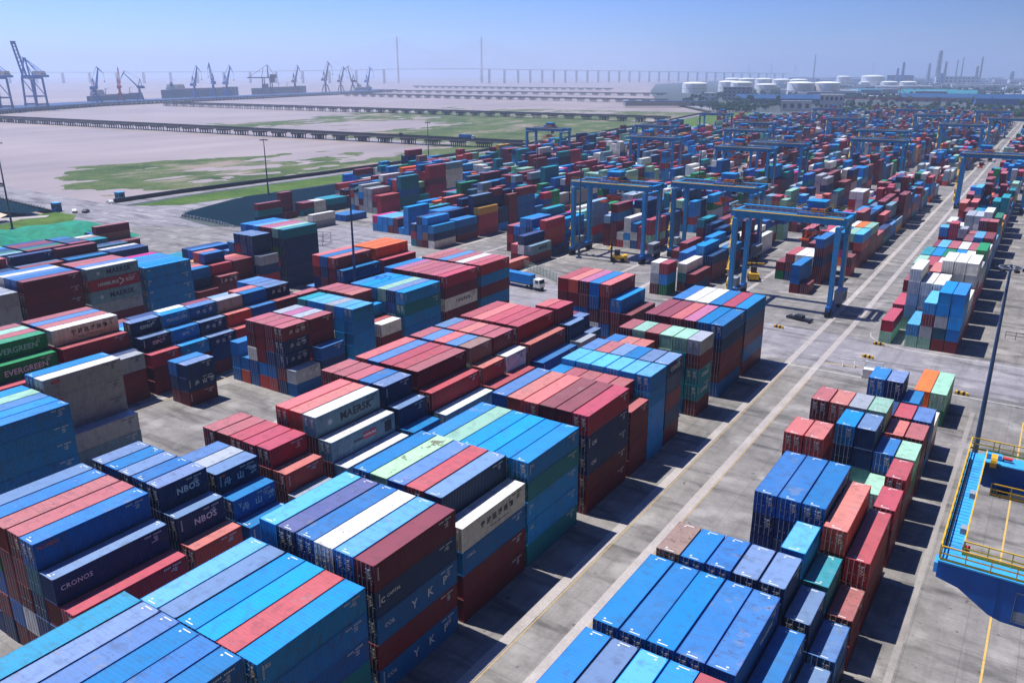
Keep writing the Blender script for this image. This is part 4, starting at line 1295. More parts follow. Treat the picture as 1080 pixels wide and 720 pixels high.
# the crane in the lower right corner, seen from above: end walkway and two deep plate girders
gc = empty('plate_girder_crane', (12.5, 70, 0), 0, 'blue plate girder crane with yellow handrails at the lower right edge', 'gantry crane')
GX, GY0, GY1, GZ = -15.0, -10.8, 10.2, 24.0      # local: left end, near girder, far girder, top
XR = 18.0
k = MB()
prof = [(GX, GZ - .25), (GX, GZ - 1.55), (GX + 1.5, GZ - 1.95), (GX + 3.6, GZ - 3.35), (GX + 4.4, GZ - 3.6), (XR, GZ - 3.6), (XR, GZ - .25)]
k.prism(prof, 1, GY0, GY0 + 1.5)
gnear = k.build('girder', M['dblue'], gc)
k = MB(); k.box(((GX + XR) / 2, GY0 + .75, GZ - .2), (XR - GX + .1, 1.7, .12)); k.box((GX - .12, GY0 + .75, GZ - .9), (.25, 1.2, .8)); k.build('top_flange', M['lblue'], gnear)
k = MB(); k.prism([(GX, GZ - .25), (GX, GZ - 1.6), (GX + 1.6, GZ - 2.6), (XR, GZ - 2.6), (XR, GZ - .25)], 1, GY1 - 1.4, GY1)
gfar = k.build('girder', M['dblue'], gc)
k = MB(); k.box(((GX + XR) / 2, GY1 - .7, GZ - .2), (XR - GX + .1, 1.6, .12)); k.build('top_flange', M['lblue'], gfar)
k = MB(); k.box((GX + .62, (GY0 + GY1) / 2, GZ - .75), (1.25, GY1 - GY0 - 3.0, 1.1)); k.box((GX + .62, (GY0 + GY1) / 2, GZ - .16), (1.35, GY1 - GY0 - 3.0, .08)); k.build('end_walkway', M['lblue'], gc)
def rail(pts, name, parent, h=1.1, step=1.5, z=GZ - .12):
    k = MB()
    for p, q in zip(pts, pts[1:]):
        p, q = Vector((p[0], p[1], z)), Vector((q[0], q[1], z))
        n = max(1, int((q - p).length / step))
        for i in range(n + 1): 
            c = p + (q - p) * (i / n); k.beam(c, c + Vector((0, 0, h)), .08)
        for hh in (.55, h): k.beam(p + Vector((0, 0, hh)), q + Vector((0, 0, hh)), .085)
        k.beam(p + Vector((0, 0, .09)), q + Vector((0, 0, .09)), .03, .16)
    k.build(name, M['yellow'], parent)
rail([(GX + 1.35, GY0 + 1.6), (GX + 1.35, GY1 - 1.5)], 'handrail', gc)
rail([(GX, GY0 + .3), (GX - .05, GY1 + .9), (GX + 2.2, GY1 + 1.0)], 'handrail', gc)
rail([(GX + .1, GY0 + .05), (XR, GY0 + .05)], 'handrail', gc)
rail([(GX + 1.4, GY0 + 1.6), (XR, GY0 + 1.6)], 'handrail', gc)
rail([(GX + .2, GY1 + .9), (XR, GY1 + .9)], 'handrail', gc)
rail([(GX + 2.2, GY1 - 3.0), (XR, GY1 - 3.0)], 'handrail', gc, z=GZ - 2.5)
k = MB(); k.box(((GX + 2.2 + XR) / 2, GY1 - 2.2, GZ - 2.55), (XR - GX - 2.2, 1.55, .08))
for i in range(9): k.beam((GX + 3 + i * 3.6, GY1 - 1.4, GZ - 2.6), (GX + 3 + i * 3.6, GY1 - 2.9, GZ - 2.6), .12, .16)
k.build('catwalk', M['dark'], gc)
k = MB(); k.box(((GX + 1 + XR) / 2, GY1 + .45, GZ - .3), (XR - GX - 1, .85, .07)); k.build('upper_catwalk', M['lblue'], gc)
k = MB(); k.cyl((GX + 1.75, GY1 - 1.9, GZ + .3), (GX + 2.25, GY1 - 1.9, GZ + .3), .62, n=16, cap=False); k.cyl((GX + 1.95, GY1 - 1.9, GZ + .3), (GX + 2.05, GY1 - 1.9, GZ + .3), .18, n=8)
for a in range(6): k.beam((GX + 2.0, GY1 - 1.9, GZ + .3), (GX + 2.0, GY1 - 1.9 + math.cos(a * math.pi / 3) * .6, GZ + .3 + math.sin(a * math.pi / 3) * .6), .06)
k.build('hand_wheel', M['yellow'], gc)
k = MB(); k.box((GX + 1.9, GY1 - .4, GZ + .15), (1.3, .5, .4)); k.build('buffer_block', M['lblue'], gc)
k = MB(); k.cyl((GX + 2.6, GY1 - .5, GZ + .15), (GX + 3.4, GY1 - .5, GZ + .15), .16, n=10); k.build('buffer', M['redp'], gc)
k = MB(); k.box((GX + 1.5, GY0 + 2.4, GZ + .05), (.5, .35, .3)); k.build('warning_lamp', M['redp'], gc)
k = MB(); k.prism([(GX + .2, GY0 + 1.9), (GX + 1.6, GY0 + 1.9), (GX + 1.6, GY0 + 3.0)], 2, GZ - .3, GZ - .1); k.build('gusset', M['blue'], gc)
for sx in (-6.0, 12.0):
    for y in (GY0 + .75, GY1 - .7):
        k = MB(); k.beam((sx + 6, y, .9), (sx + 6, y, GZ - 2.6), 1.2, 1.6); k.build('leg', M['dblue'], gc)
k = MB()
for i in range(12): k.box((GX + 3.9 + i * 2.4, GY0 - .03, GZ - 1.9), (.05, .05, 3.1))
for i in range(20): k.box((GX + .6 + i * 1.6, GY0 - .02, GZ - .45), (.09, .05, .09))
k.build('stiffener', M['dblue'], gc)
k = MB()
for i in range(30): k.box((GX + .62, GY0 + 2.0 + i * .59, GZ - .115), (1.1, .035, .02))
k.build('tread_bar', M['dark'], gc)
k = MB(); k.cyl((GX + .15, GY0 + 1.8, GZ - .02), (GX + .15, GY1 - 1.8, GZ - .02), .05, n=6); k.cyl((GX + .28, GY0 + 1.8, GZ - .04), (GX + .28, GY1 - 1.8, GZ - .04), .035, n=6); k.build('cable', M['dark'], gc)
k = MB()
for y in (GY0 + 5.0, GY0 + 11.5): k.box((GX + 1.05, y, GZ + .12), (.4, .7, .5))
k.build('junction_box', M['wallg'], gc)
# maker's panel on the near girder
fr = MB(); y = GY0 - .012
for a, b_ in (((GX + 5.0, GZ - 3.3), (GX + 9.4, GZ - 3.3)), ((GX + 9.4, GZ - 3.3), (GX + 9.4, GZ - 1.0)), ((GX + 9.4, GZ - 1.0), (GX + 5.0, GZ - 1.0)), ((GX + 5.0, GZ - 1.0), (GX + 5.0, GZ - 3.3))):
    fr.beam((a[0], y, a[1]), (b_[0], y, b_[1]), .02, .09)
fr.build('name_panel', M['wallg'], gc)
fr = MB(); fr.b2((GX + 5.05, GY0 - .004, GZ - 3.2), (GX + 9.35, GY0 - .02, GZ - 2.45)); fr.build('name_band', M['wallg'], gc)
def wtext(s, size, mat, loc, rot, parent, spacing=1.0, bold=0.02):
    me_ = text_mesh(s, size, spacing=spacing, bold=bold).copy(); me_.materials.append(mat)
    o = link(bpy.data.objects.new('lettering', me_)); o.parent = parent; o.location = loc; o.rotation_euler = rot
    return o
wtext('ZPMC', .62, M['dark'], (GX + 7.2, GY0 - .03, GZ - 2.83), (R(90), 0, 0), gc, 1.5)
z_ = MB()
for a, b_ in (((5.6, -1.35), (7.6, -1.35)), ((7.6, -1.35), (5.8, -2.2)), ((5.8, -2.2), (8.4, -2.2))):
    z_.beam((GX + a[0], GY0 - .012, GZ + a[1]), (GX + b_[0], GY0 - .012, GZ + b_[1]), .02, .14)
z_.build('maker_emblem', M['lblue'], gc)

# ------------------------------------------------------------------ light masts
def mast(x, y, h, label, z0=0.0, heads=6, r=.42):
    root = empty('light_mast', (x, y, z0), 0, label, 'light mast', 'tall light masts')
    k = MB(); k.cyl((0, 0, 0), (0, 0, h), r, r * .38, n=12); k.box((0, 0, .25), (1.4, 1.4, .5)); k.build('mast', M['poleblue'], root)
    k = MB()
    for i in range(20):
        a0, a1 = 2 * math.pi * i / 20, 2 * math.pi * (i + 1) / 20
        k.beam((math.cos(a0) * 1.5, math.sin(a0) * 1.5, h - .4), (math.cos(a1) * 1.5, math.sin(a1) * 1.5, h - .4), .12)
    for i in range(4): k.beam((0, 0, h - .4), (math.cos(i * math.pi / 2) * 1.5, math.sin(i * math.pi / 2) * 1.5, h - .4), .09)
    k.build('head_ring', M['steel'], root)
    for i in range(heads):
        a = 2 * math.pi * i / heads
        k = MB(); k.box((math.cos(a) * 1.75, math.sin(a) * 1.75, h - .65), (.55, .55, .35), a); k.build('floodlight', M['dark'], root)
    return root
mast(-3.55, 134.0, 31.2, 'tall grey blue light mast rising behind the yellow railed crane at right')
mast(3.2, 232.0, 28.0, 'shorter light mast just right of the tall one at the right edge')
mast(-131.1, 132.0, 33.0, 'slim light mast between the stacks in the centre left')
mast(-333.0, 153.0, 33.0, 'light mast on the grass verge at the far left edge')
mast(-326.0, 272.0, 27.0, 'light mast beside the dark pond on the dyke grass')
mast(-363.0, 443.0, 26.0, 'light mast on the dyke road left of the long approach bridge end')
mast(-126.0, 229.0, 30.0, 'pale light mast beside the left legs of the apron crane')
mast(-70.2, 212.5, 24.5, 'light mast against the left legs of the nearest gantry crane')
mast(-205.0, 330.0, 27.0, 'light mast among the stacks below the pink containers')
mast(-131.0, 560.0, 30.0, 'distant light mast above the middle stacks')
mast(-131.0, 345.0, 31.0, 'light mast left of the crane over the yellow container')
mast(-88.0, 640.0, 30.0, 'distant light mast below the red scrap yard')

# ------------------------------------------------------------------ vehicles and small things in the yard
def truck(name, loc, rz, cabmat, label, trailer=12.0, load=None):
    root = empty(name, loc, rz, label, 'truck')
    k = MB(); k.box((0, -trailer / 2 + 1.0, 1.15), (1.0, trailer, .35))
    for y in (-trailer + 1.6, -trailer / 2, .5): k.box((0, y, 1.3), (2.3, .25, .2))
    k.build('chassis', M['dark'], root)
    k = MB(); k.prism([(2.0, .9), (4.2, .9), (4.25, 2.0), (3.9, 3.1), (2.0, 3.2)], 0, -1.22, 1.22)
    cb = k.build('cab', cabmat, root)
    k = MB(); k.quad((-1.1, 4.27, 2.05), (1.1, 4.27, 2.05), (1.05, 3.95, 3.0), (-1.05, 3.95, 3.0))
    for s in (-1, 1): k.box((s * 1.235, 3.2, 2.5), (.02, 1.0, .8))
    k.build('windscreen', M['glass'], cb)
    for y in (3.4, .9, -.4, -trailer + 2.0, -trailer + 3.3):
        for s in (-1, 1):
            k = MB(); k.cyl((s * .78, y, .52), (s * 1.2, y, .52), .52, n=12); k.build('wheel', M['black'], root)
    if load:
        L = 40 if trailer > 9 else 20
        Lm = 12.192 if L == 40 else 6.058
        c, lab = load
        q = empty('shipping_container', Vector(loc) + Matrix.Rotation(rz, 3, 'Z') @ Vector((0, -trailer / 2 + .8, 1.43)), rz, lab, 'container')
        for nm in ('corrugated_walls', 'roof', 'frame'): mk(nm, shared(nm, L, 'S'), q, NEAR[c], 900)
        for dx in (-.55, .55):
            d = mk('door', shared('door', L, 'S'), q, NEAR[c], 900, (dx, 0, 0))
            for rx in (-.27, .22): mk('lock_rod', shared('lock_rod', L, 'S'), d, None, 900, (rx, 0, 0))
    return root
truck('container_truck', (-118.0, 186.8, .008), R(-96), M['white'], 'white cabbed truck with a blue container crossing the open apron', 12.0, ('c', 'bright blue container riding on the truck crossing the open apron'))
truck('container_truck', (-428, 579.5, 3.4), R(-88), M['white'], 'truck with a blue container on the nearest long approach bridge', 12.0, ('c', 'bright blue container riding on the truck on the approach bridge'))
truck('container_truck', (-505, 574.2, 3.4), R(-88), M['dark'], 'dark truck with a flat bed crossing the nearest approach bridge', 9.0)

def car(loc, rz, m, label):
    root = empty('car', loc, rz, label, 'car')
    k = MB(); k.prism([(-2.2, .35), (2.2, .35), (2.25, .8), (1.3, .95), (.7, 1.45), (-1.5, 1.45), (-2.2, .95)], 0, -.88, .88); bd = k.build('body', m, root)
    k = MB(); k.quad((-.8, 1.27, 1.0), (.8, 1.27, 1.0), (.74, .75, 1.42), (-.74, .75, 1.42))
    for s in (-1, 1): k.box((s * .885, -.3, 1.18), (.02, 1.9, .38))
    k.build('window', M['glass'], bd)
    for y in (1.35, -1.35):
        for s in (-1, 1): k = MB(); k.cyl((s * .7, y, .33), (s * .92, y, .33), .33, n=12); k.build('wheel', M['black'], root)
car((-354.5, 189.5, -.28), R(60), M['white'], 'white car parked by the small blue gate booth at left')
car((-350.0, 192.0, -.28), R(40), M['dark'], 'dark car parked on the curve beside the white one')
car((-366.5, 213.0, -.30), R(80), M['white'], 'white car at the start of the dyke road')
car((-314.0, 318.0, -.28), R(10), M['white'], 'white car standing on the dyke grass above the pond')

def booth(loc, w, d, h, m, label, name='gate_booth', win=True):
    root = empty(name, loc, .1, label, 'booth')
    k = MB(); k.box((0, 0, h / 2), (w, d, h)); k.build('wall', m, root)
    k = MB(); k.box((0, 0, h + .08), (w + .5, d + .5, .18)); k.build('roof', M['lblue'], root)
    if win:
        k = MB(); k.box((0, -d / 2 - .01, h * .6), (w * .6, .03, h * .35)); k.box((w / 2 + .01, 0, h * .6), (.03, d * .5, h * .35)); k.build('window', M['glass'], root)
booth((-364, 187, -.28), 3.2, 2.8, 3.6, M['dblue'], 'small blue gate booth where the causeway meets the junction')
booth((-372.5, 222, -.28), 3.2, 3.2, 3.6, M['blue'], 'bright blue square hut on the dyke road')

# empty handler truck and yellow loading machines
def forklift(loc, rz, label, body='yellow'):
    root = empty('container_forklift', loc, rz, label, 'forklift')
    k = MB(); k.box((0, -1.0, 1.35), (2.6, 4.4, 1.3)); k.box((0, -2.9, 1.5), (2.8, 1.0, 1.7)); k.build('chassis', M[body], root)
    k = MB(); k.box((0, -.3, 2.9), (1.6, 1.7, 1.8)); cb = k.build('cab', M['dark'], root)
    k = MB(); k.box((0, .56, 3.0), (1.4, .03, 1.2)); k.build('window', M['glass'], cb)
    k = MB()
    for s in (-.7, .7): k.beam((s, 1.6, .5), (s, 1.5, 6.4), .28, .35)
    for z in (1.2, 3.5, 6.2): k.box((0, 1.55, z), (1.5, .25, .25))
    k.build('mast', M['dark'], root)
    k = MB(); k.box((0, 2.1, 4.2), (6.0, .4, .5)); k.build('spreader', M[body], root)
    for y in (.9, -2.2):
        for s in (-1, 1): k = MB(); k.cyl((s * 1.0, y, .75), (s * 1.65, y, .75), .75, n=14); k.build('wheel', M['black'], root)
forklift((-113.5, 231.0, .004), R(110), 'yellow and dark container forklift parked on the apron between the crane legs')
forklift((-69.5, 232.0, .004), R(20), 'yellow container forklift behind the left legs of the nearest gantry crane')

def barrier(x, y, rz, label):
    root = empty('concrete_barrier', (x, y, .012), rz, label, 'barrier', 'yellow and black barrier blocks')
    root.scale = (.8, .8, .8)
    for i in range(5):
        k = MB(); k.box((-1.1 + i * .55, 0, .35), (.55, .7, .7)); k.build('stripe_block', M['yellow'] if i % 2 == 0 else M['black'], root)
barrier(-27.2, 176.8, -.15, 'yellow and black barrier block lying beyond the navy and grey pair')
barrier(-8.3, 164.5, -.1, 'yellow and black barrier block right of the green container')
barrier(-27.0, 187.3, 0, 'yellow and black barrier block at the foot of the front red container beyond the crossing')
barrier(-49.2, 188.0, -.1, 'yellow and black barrier block behind the far end of the roadside block')

sf = empty('spare_spreader', (-46.8, 197.0, .01), R(75), 'dark spreader frame lying on the ground near the nearest gantry leg', 'spreader')
k = MB(); k.box((0, 0, .55), (1.2, 5.6, .45)); k.box((0, 0, 1.0), (1.6, 2.0, .7)); k.build('beam', M['dark'], sf)
for s in (-1, 1): k = MB(); k.box((0, s * 2.8, .5), (2.3, .4, .5)); k.build('end_beam', M['dark'], sf)
tr = empty('trestle_rack', (-28.5, 169.5, .01), .3, 'white metal trestle rack standing beyond the navy and grey pair', 'rack')
k = MB()
for x in (-2.2, 0, 2.2):
    k.beam((x, -1, 0), (x, 0, 1.4), .12); k.beam((x, 1, 0), (x, 0, 1.4), .12)
k.build('leg', M['white'], tr)
k = MB(); k.beam((-2.6, 0, 1.45), (2.6, 0, 1.45), .16); k.build('top_bar', M['white'], tr)
bx = empty('low_flat_rack', (-24.3, 166.5, .01), .1, 'low pinkish white flat rack beyond the blue and grey containers', 'rack')
k = MB(); k.box((0, 0, .35), (3.6, 5.6, .4)); k.build('bed', M['wallw'], bx)
for s in (-1, 1): k = MB(); k.box((0, s * 2.7, 1.2), (3.4, .18, 1.3)); k.build('end_wall', M['wallw'], bx)

# mesh fence across the apron, wire cage, small posts
fn = empty('mesh_fence', (-125, 202.5, .01), math.atan2(-11, 19), 'pale green wire mesh fence crossing the apron', 'fence')
for i in range(12): k = MB(); k.box((-11 + i * 2, 0, 1.3), (.1, .1, 2.6)); k.build('post', M['steel'], fn)
k = MB()
for z in (.3, 1.4, 2.5): k.beam((-11, 0, z), (11, 0, z), .05)
for i in range(89): k.beam((-11 + i * .25, 0, .2), (-11 + i * .25, 0, 2.5), .025)
k.build('mesh_panel', plain('mesh green', (120, 170, 150), .6), fn)
cg = empty('wire_cage', (-214, 199, .01), .3, 'pale wire cage standing on the open apron left of the mast', 'cage')
k = MB()
for x in (-3, 0, 3):
    for y in (-3, 3): k.beam((x, y, 0), (x, y, 3.6), .14)
for z in (.2, 1.9, 3.6):
    for y in (-3, 3): k.beam((-3, y, z), (3, y, z), .12)
    for x in (-3, 3): k.beam((x, -3, z), (x, 3, z), .12)
k.build('frame', M['steel'], cg)
for i in range(5):
    o = empty('fence_panel', (-234 + i * 4.2, 200.5 - i * 1.4, .01), -.32, ['first', 'second', 'third', 'fourth', 'fifth'][i] + ' fence panel from the left in the row left of the wire cage', 'fence', 'fence panels on the open apron')
    k = MB()
    for x in (-1.8, 1.8): k.beam((x, 0, 0), (x, 0, 2.2), .1)
    for z in (.5, 1.3, 2.1): k.beam((-1.8, 0, z), (1.8, 0, z), .07)
    k.build('frame', M['steel'], o)
rk = empty('reefer_gangway', (2.0, 208, .01), 0, 'low dark steel railing bay left of the shorter mast at right', 'railing')
for i in range(7): k = MB(); k.box((-6 + i * 2, 0, .9), (.12, .12, 1.8)); k.build('post', M['dark'], rk)
k = MB(); k.beam((-6, 0, 1.7), (6, 0, 1.7), .1); k.beam((-6, 0, .9), (6, 0, .9), .1); k.build('rail', M['dark'], rk)

# green dust net over heaps behind the left blocks
nb = MB(); nx, ny = 40, 14
vs = []
for j in range(ny + 1):
    for i in range(nx + 1):
        u, v = i / nx, j / ny
        x = -326 + 46 * v + noise.noise(Vector((u * 9, v * 4, 1))) * 2.0
        y = 96 + 78 * u
        e = math.sin(math.pi * min(1, max(0, v))) ** .6 * (math.sin(math.pi * min(1, max(0, u))) ** .35)
        vs.append((x, y, -.2 + e * (4.6 + 3.0 * noise.fractal(Vector((u * 6, v * 2.5, 5)), 1, 2, 4))))
nb.add(vs, [(j * (nx + 1) + i, j * (nx + 1) + i + 1, (j + 1) * (nx + 1) + i + 1, (j + 1) * (nx + 1) + i) for j in range(ny) for i in range(nx)])
tag(nb.build('dust_net', M['net']), 'bright green dust net draped over heaps behind the left stacks', 'net')

# ------------------------------------------------------------------ the quay cranes and ships
def make_luffer(sc_, m1, m2, loc, rz, jib, label):
    """portal slewing crane: portal, column, machine house, A frame, jib and fly jib"""
    root = empty('slewing_crane', loc, rz, label, 'harbour crane', 'slewing cranes along the river quay')
    S = sc_
    for sx in (-1, 1):
        for sy in (-1, 1):
            k = MB(); k.beam((sx * 6 * S, sy * 6 * S, 0), (sx * 3 * S, sy * 3 * S, 14 * S), 1.6 * S, 1.6 * S); k.build('portal_leg', m1, root)
    k = MB(); k.box((0, 0, 14.5 * S), (8 * S, 8 * S, 2 * S)); k.cyl((0, 0, 15 * S), (0, 0, 24 * S), 2.6 * S, 2.2 * S, n=10); k.build('column', m1, root)
    k = MB(); k.box((0, -3 * S, 27 * S), (6.5 * S, 13 * S, 5.5 * S)); k.box((0, -9.5 * S, 26 * S), (6 * S, 3 * S, 4 * S)); mh = k.build('machine_house', m2, root)
    k = MB(); k.box((2.2 * S, 4.6 * S, 27.5 * S), (2.2 * S, 2.2 * S, 2.6 * S)); k.build('operator_cab', M['white'], mh)
    k = MB()
    for s in (-1, 1): k.beam((s * 2 * S, 1 * S, 29 * S), (s * .6 * S, -3.5 * S, 44 * S), .9 * S); k.beam((s * 2 * S, -6 * S, 29 * S), (s * .6 * S, -3.5 * S, 44 * S), .7 * S)
    k.build('a_frame', m1, root)
    a = jib
    p0 = Vector((0, 3.5 * S, 29 * S)); tip = p0 + Vector((0, math.cos(a), math.sin(a))) * 36 * S
    k = MB()
    for s in (-1, 1): k.beam(p0 + Vector((s * 1.6 * S, 0, 0)), tip + Vector((s * .7 * S, 0, 0)), 1.3 * S, 2.2 * S, .9 * S, 1.2 * S)
    for i in range(1, 6): c = p0.lerp(tip, i / 6); k.beam(c - Vector((1.4 * S, 0, 0)), c + Vector((1.4 * S, 0, 0)), .6 * S)
    k.build('jib', m1, root)
    fj = tip + Vector((0, math.cos(a - 1.9), math.sin(a - 1.9))) * 16 * S
    bk = tip - Vector((0, math.cos(a - 1.9), math.sin(a - 1.9))) * 5 * S
    k = MB(); k.beam(bk, tip, .8 * S, 1.2 * S, 1.2 * S, 2.0 * S); k.beam(tip, fj, 1.2 * S, 2.0 * S, .6 * S, .8 * S); k.build('fly_jib', m1, root)
    k = MB(); k.beam(bk, (0, -3.5 * S, 44 * S), .45 * S); k.build('tie_rod', m1, root)
    k = MB(); k.beam(fj, fj - Vector((0, 0, 14 * S)), .25 * S); k.box(fj - Vector((0, 0, 15 * S)), (1.6 * S, 1.6 * S, 2 * S)); k.build('hook_block', M['dark'], root)
ML = {'b': (M['quayblue'], M['quayblue']), 'r': (M['quayred'], M['quayred']), 'p': (M['purple'], M['purple'])}
for (x, y, s, c, rz, jib, lab) in (
    (-1590, 930, 1.0, 'b', 0.3, 1.25, 'dark blue slewing crane with near upright jib, left of the red jibbed crane'),
    (-1622, 1000, 1.02, 'r', 0.9, 1.15, 'red jibbed slewing crane between two blue cranes at left'),
    (-1650, 1062, .98, 'b', 2.4, .85, 'blue slewing crane with its jib leaning left over the red one'),
    (-1698, 1232, 1.08, 'b', -1.6, 1.20, 'blue slewing crane standing alone left of the leaning pair'),
    (-1762, 1332, 1.2, 'b', 1.2, 1.22, 'left one of the blue slewing pair leaning apart'),
    (-1768, 1376, 1.15, 'b', -1.7, 1.05, 'right one of the blue slewing pair leaning apart'),
    (-1880, 1700, 1.2, 'p', -1.8, 1.05, 'purple grey slewing crane behind the dark ship, right of the grab unloader'),
    (-1930, 1868, 1.35, 'p', -1.7, 1.20, 'tallest purple slewing crane, left of a close group of three'),
    (-1925, 1888 + 40, 1.15, 'p', -1.7, 1.15, 'middle purple slewing crane of the close group of three'),
    (-1915, 1901 + 70, 1.15, 'p', 2.0, 1.35, 'right purple slewing crane of the group with upright jib'),
    (-1900, 1933 + 90, 1.12, 'b', -1.7, 1.25, 'bright blue slewing crane at the right end of the quay')):
    make_luffer(s, ML[c][0], ML[c][1], (x, y, 4.1), rz, jib, lab)

def make_sts(loc, rz, boom, label):
    root = empty('ship_to_shore_crane', loc, rz, label, 'quay crane', 'tall ship to shore cranes at far left')
    m = M['quayblue']
    for sx in (-1, 1):
        for sy in (-1, 1):
            k = MB(); k.beam((sx * 15, sy * 10, 0), (sx * 15, sy * 8, 46), 2.2, 2.6); k.build('leg', m, root)
    k = MB()
    for sy in (-1, 1):
        k.box((0, sy * 9.3, 16), (30, 1.8, 2.2)); k.box((0, sy * 8.2, 46), (32, 1.8, 2.6)); k.beam((-15, sy * 9.2, 17), (15, sy * 8.2, 45), 1.1)
    for sx in (-1, 1): k.box((sx * 15, 0, 16), (1.8, 19, 2)); k.box((sx * 15, 0, 46), (1.8, 17, 2)); k.box((sx * 15, 0, 3), (2.2, 24, 2.4))
    k.build('portal_beam', m, root)
    k = MB()
    for sy in (-1, 1): k.box((-8, sy * 3.4, 49), (62, 1.5, 3.2))
    for i in range(8): k.box((-36 + i * 8, 0, 49), (1, 7, 1.2))
    k.build('girder', m, root)
    k = MB(); k.box((-20, 0, 54), (22, 9, 6.5)); k.build('machine_house', M['white'], root)
    k = MB()
    for sy in (-1, 1): k.beam((15, sy * 7, 47), (12, sy * 1.5, 78), 1.8); k.beam((-15, sy * 7, 47), (11, sy * 1.5, 77), 1.2); k.beam((-36, sy * 3.4, 51), (11, sy * 1.5, 77), .8)
    k.box((12, 0, 78), (3, 5, 2.5)); k.build('a_frame', m, root)
    h = Vector((19, 0, 50)); d = Vector((math.cos(boom), 0, math.sin(boom)))
    k = MB()
    for sy in (-1, 1): k.beam(h + Vector((0, sy * 3.4, 0)), h + d * 58 + Vector((0, sy * 3.0, 0)), 1.6, 2.6)
    for i in range(9): c = h + d * (4 + i * 6.5); k.beam(c - Vector((0, 3.4, 0)), c + Vector((0, 3.4, 0)), 1.2)
    k.box(h + d * 56, (4, 7, 5)); k.build('boom', m, root)
    k = MB()
    for sy in (-1, 1): k.beam((12, sy * 2, 78), h + d * 34 + Vector((0, sy * 3, 0)), .5)
    k.build('stay', m, root)
    k = MB(); k.box((6, 0, 44.5), (3.5, 3, 3.2)); k.build('operator_cab', M['white'], root)
SF = R(33.6)
make_sts((-1505, 770, 4.1), R(188), 1.30, 'tall blue ship to shore crane with raised boom at the far left')
make_sts((-1462, 690, 4.1), R(188), 0.0, 'blue ship to shore crane with level boom cut by the left picture edge')
# grab unloader: a portal with a long level boom
gu = empty('grab_unloader', (-1840, 1566, 4.1), R(30), 'purple grab unloader with a long level boom behind the biggest ship', 'harbour crane')
for sx in (-1, 1):
    for sy in (-1, 1): k = MB(); k.beam((sx * 12, sy * 9, 0), (sx * 10, sy * 7, 42), 2, 2.4); k.build('leg', M['purple'], gu)
k = MB(); k.box((-14, 0, 43), (78, 6, 3)); k.build('boom', M['purple'], gu)
k = MB(); k.beam((4, 3, 44), (4, 0, 76), 1.6); k.beam((4, -3, 44), (4, 0, 76), 1.6); k.beam((4, 0, 76), (-48, 0, 45), .8); k.beam((4, 0, 76), (24, 0, 45), 1.0); k.beam((-8, 0, 68), (-14, 0, 44), 1.0); k.build('tie_rod', M['purple'], gu)
k = MB(); k.box((18, 0, 47), (16, 10, 9)); k.box((16, 0, 36), (10, 10, 12)); k.build('machine_house', M['purple'], gu)
k = MB(); k.box((-6, 0, 20), (14, 10, 14)); k.build('hopper', M['wallg'], gu)

def ship(loc, rz, L, B, D, hull, label, nh=5, house=True, masts=0):
    root = empty('cargo_ship', loc, rz, label, 'ship', 'cargo ships moored behind the quay')
    o = [(-L / 2, -B * .42), (-L * .42, -B / 2), (L * .36, -B / 2), (L * .46, -B * .3), (L / 2, 0), (L * .46, B * .3), (L * .36, B / 2), (-L * .42, B / 2), (-L / 2, B * .42)]
    k = MB(); k.prism(o, 2, -1, D); k.build('hull', hull, root)
    k = MB(); k.prism([(L * .36, -B / 2 + .3), (L * .46, -B * .3), (L / 2 - .5, 0), (L * .46, B * .3), (L * .36, B / 2 - .3)], 2, D, D + 3); k.build('forecastle', hull, root)
    for i in range(nh):
        x = -L * .25 + i * L * .58 / nh
        k = MB(); k.box((x + L * .05, 0, D + 1), (L * .09, B * .62, 2)); k.build('hatch_cover', M['skin'], root)
    if house:
        k = MB()
        for i in range(4): k.box((-L * .38, 0, D + 2 + i * 3), (L * .10 - i * 1.2, B * .9 - i * 1.5, 3))
        hs = k.build('superstructure', M['wallw'], root)
        k = MB(); k.box((-L * .43, 0, D + 12), (5, 5, 9)); k.build('funnel', M['dblue'], root)
        k = MB()
        for i in range(4): k.box((-L * .38 + (L * .10 - i * 1.2) / 2 + .03, 0, D + 2.4 + i * 3), (.08, B * .8 - i * 1.5, .9))
        k.build('window', M['glass'], hs)
    for i in range(masts):
        x = -L * .22 + i * L * .5 / max(1, masts - 1)
        k = MB(); k.cyl((x, 0, D), (x, 0, D + 16), .9, .5, n=8); k.beam((x, 0, D + 12), (x + 12, 0, D + 16), .7); k.build('deck_crane', M['wallg'], root)
ship((-1740, 1065, -3), R(118), 190, 26, 16, M['hull'], 'teal blue cargo ship moored behind the red jibbed crane', 5, True, 2)
ship((-1890, 1400, -3), R(112), 330, 36, 23, M['hull'], 'largest blue cargo ship lying behind the leaning crane pair', 7, True, 0)
ship((-2040, 1790, -3), R(108), 290, 32, 20, M['hullr'], 'dark cargo ship with deck masts behind the purple cranes', 6, False, 4)
ship((-2140, 2260, -3), R(110), 120, 20, 12, M['hull'], 'small pale cargo ship beyond the right end of the quay', 4, True, 0)

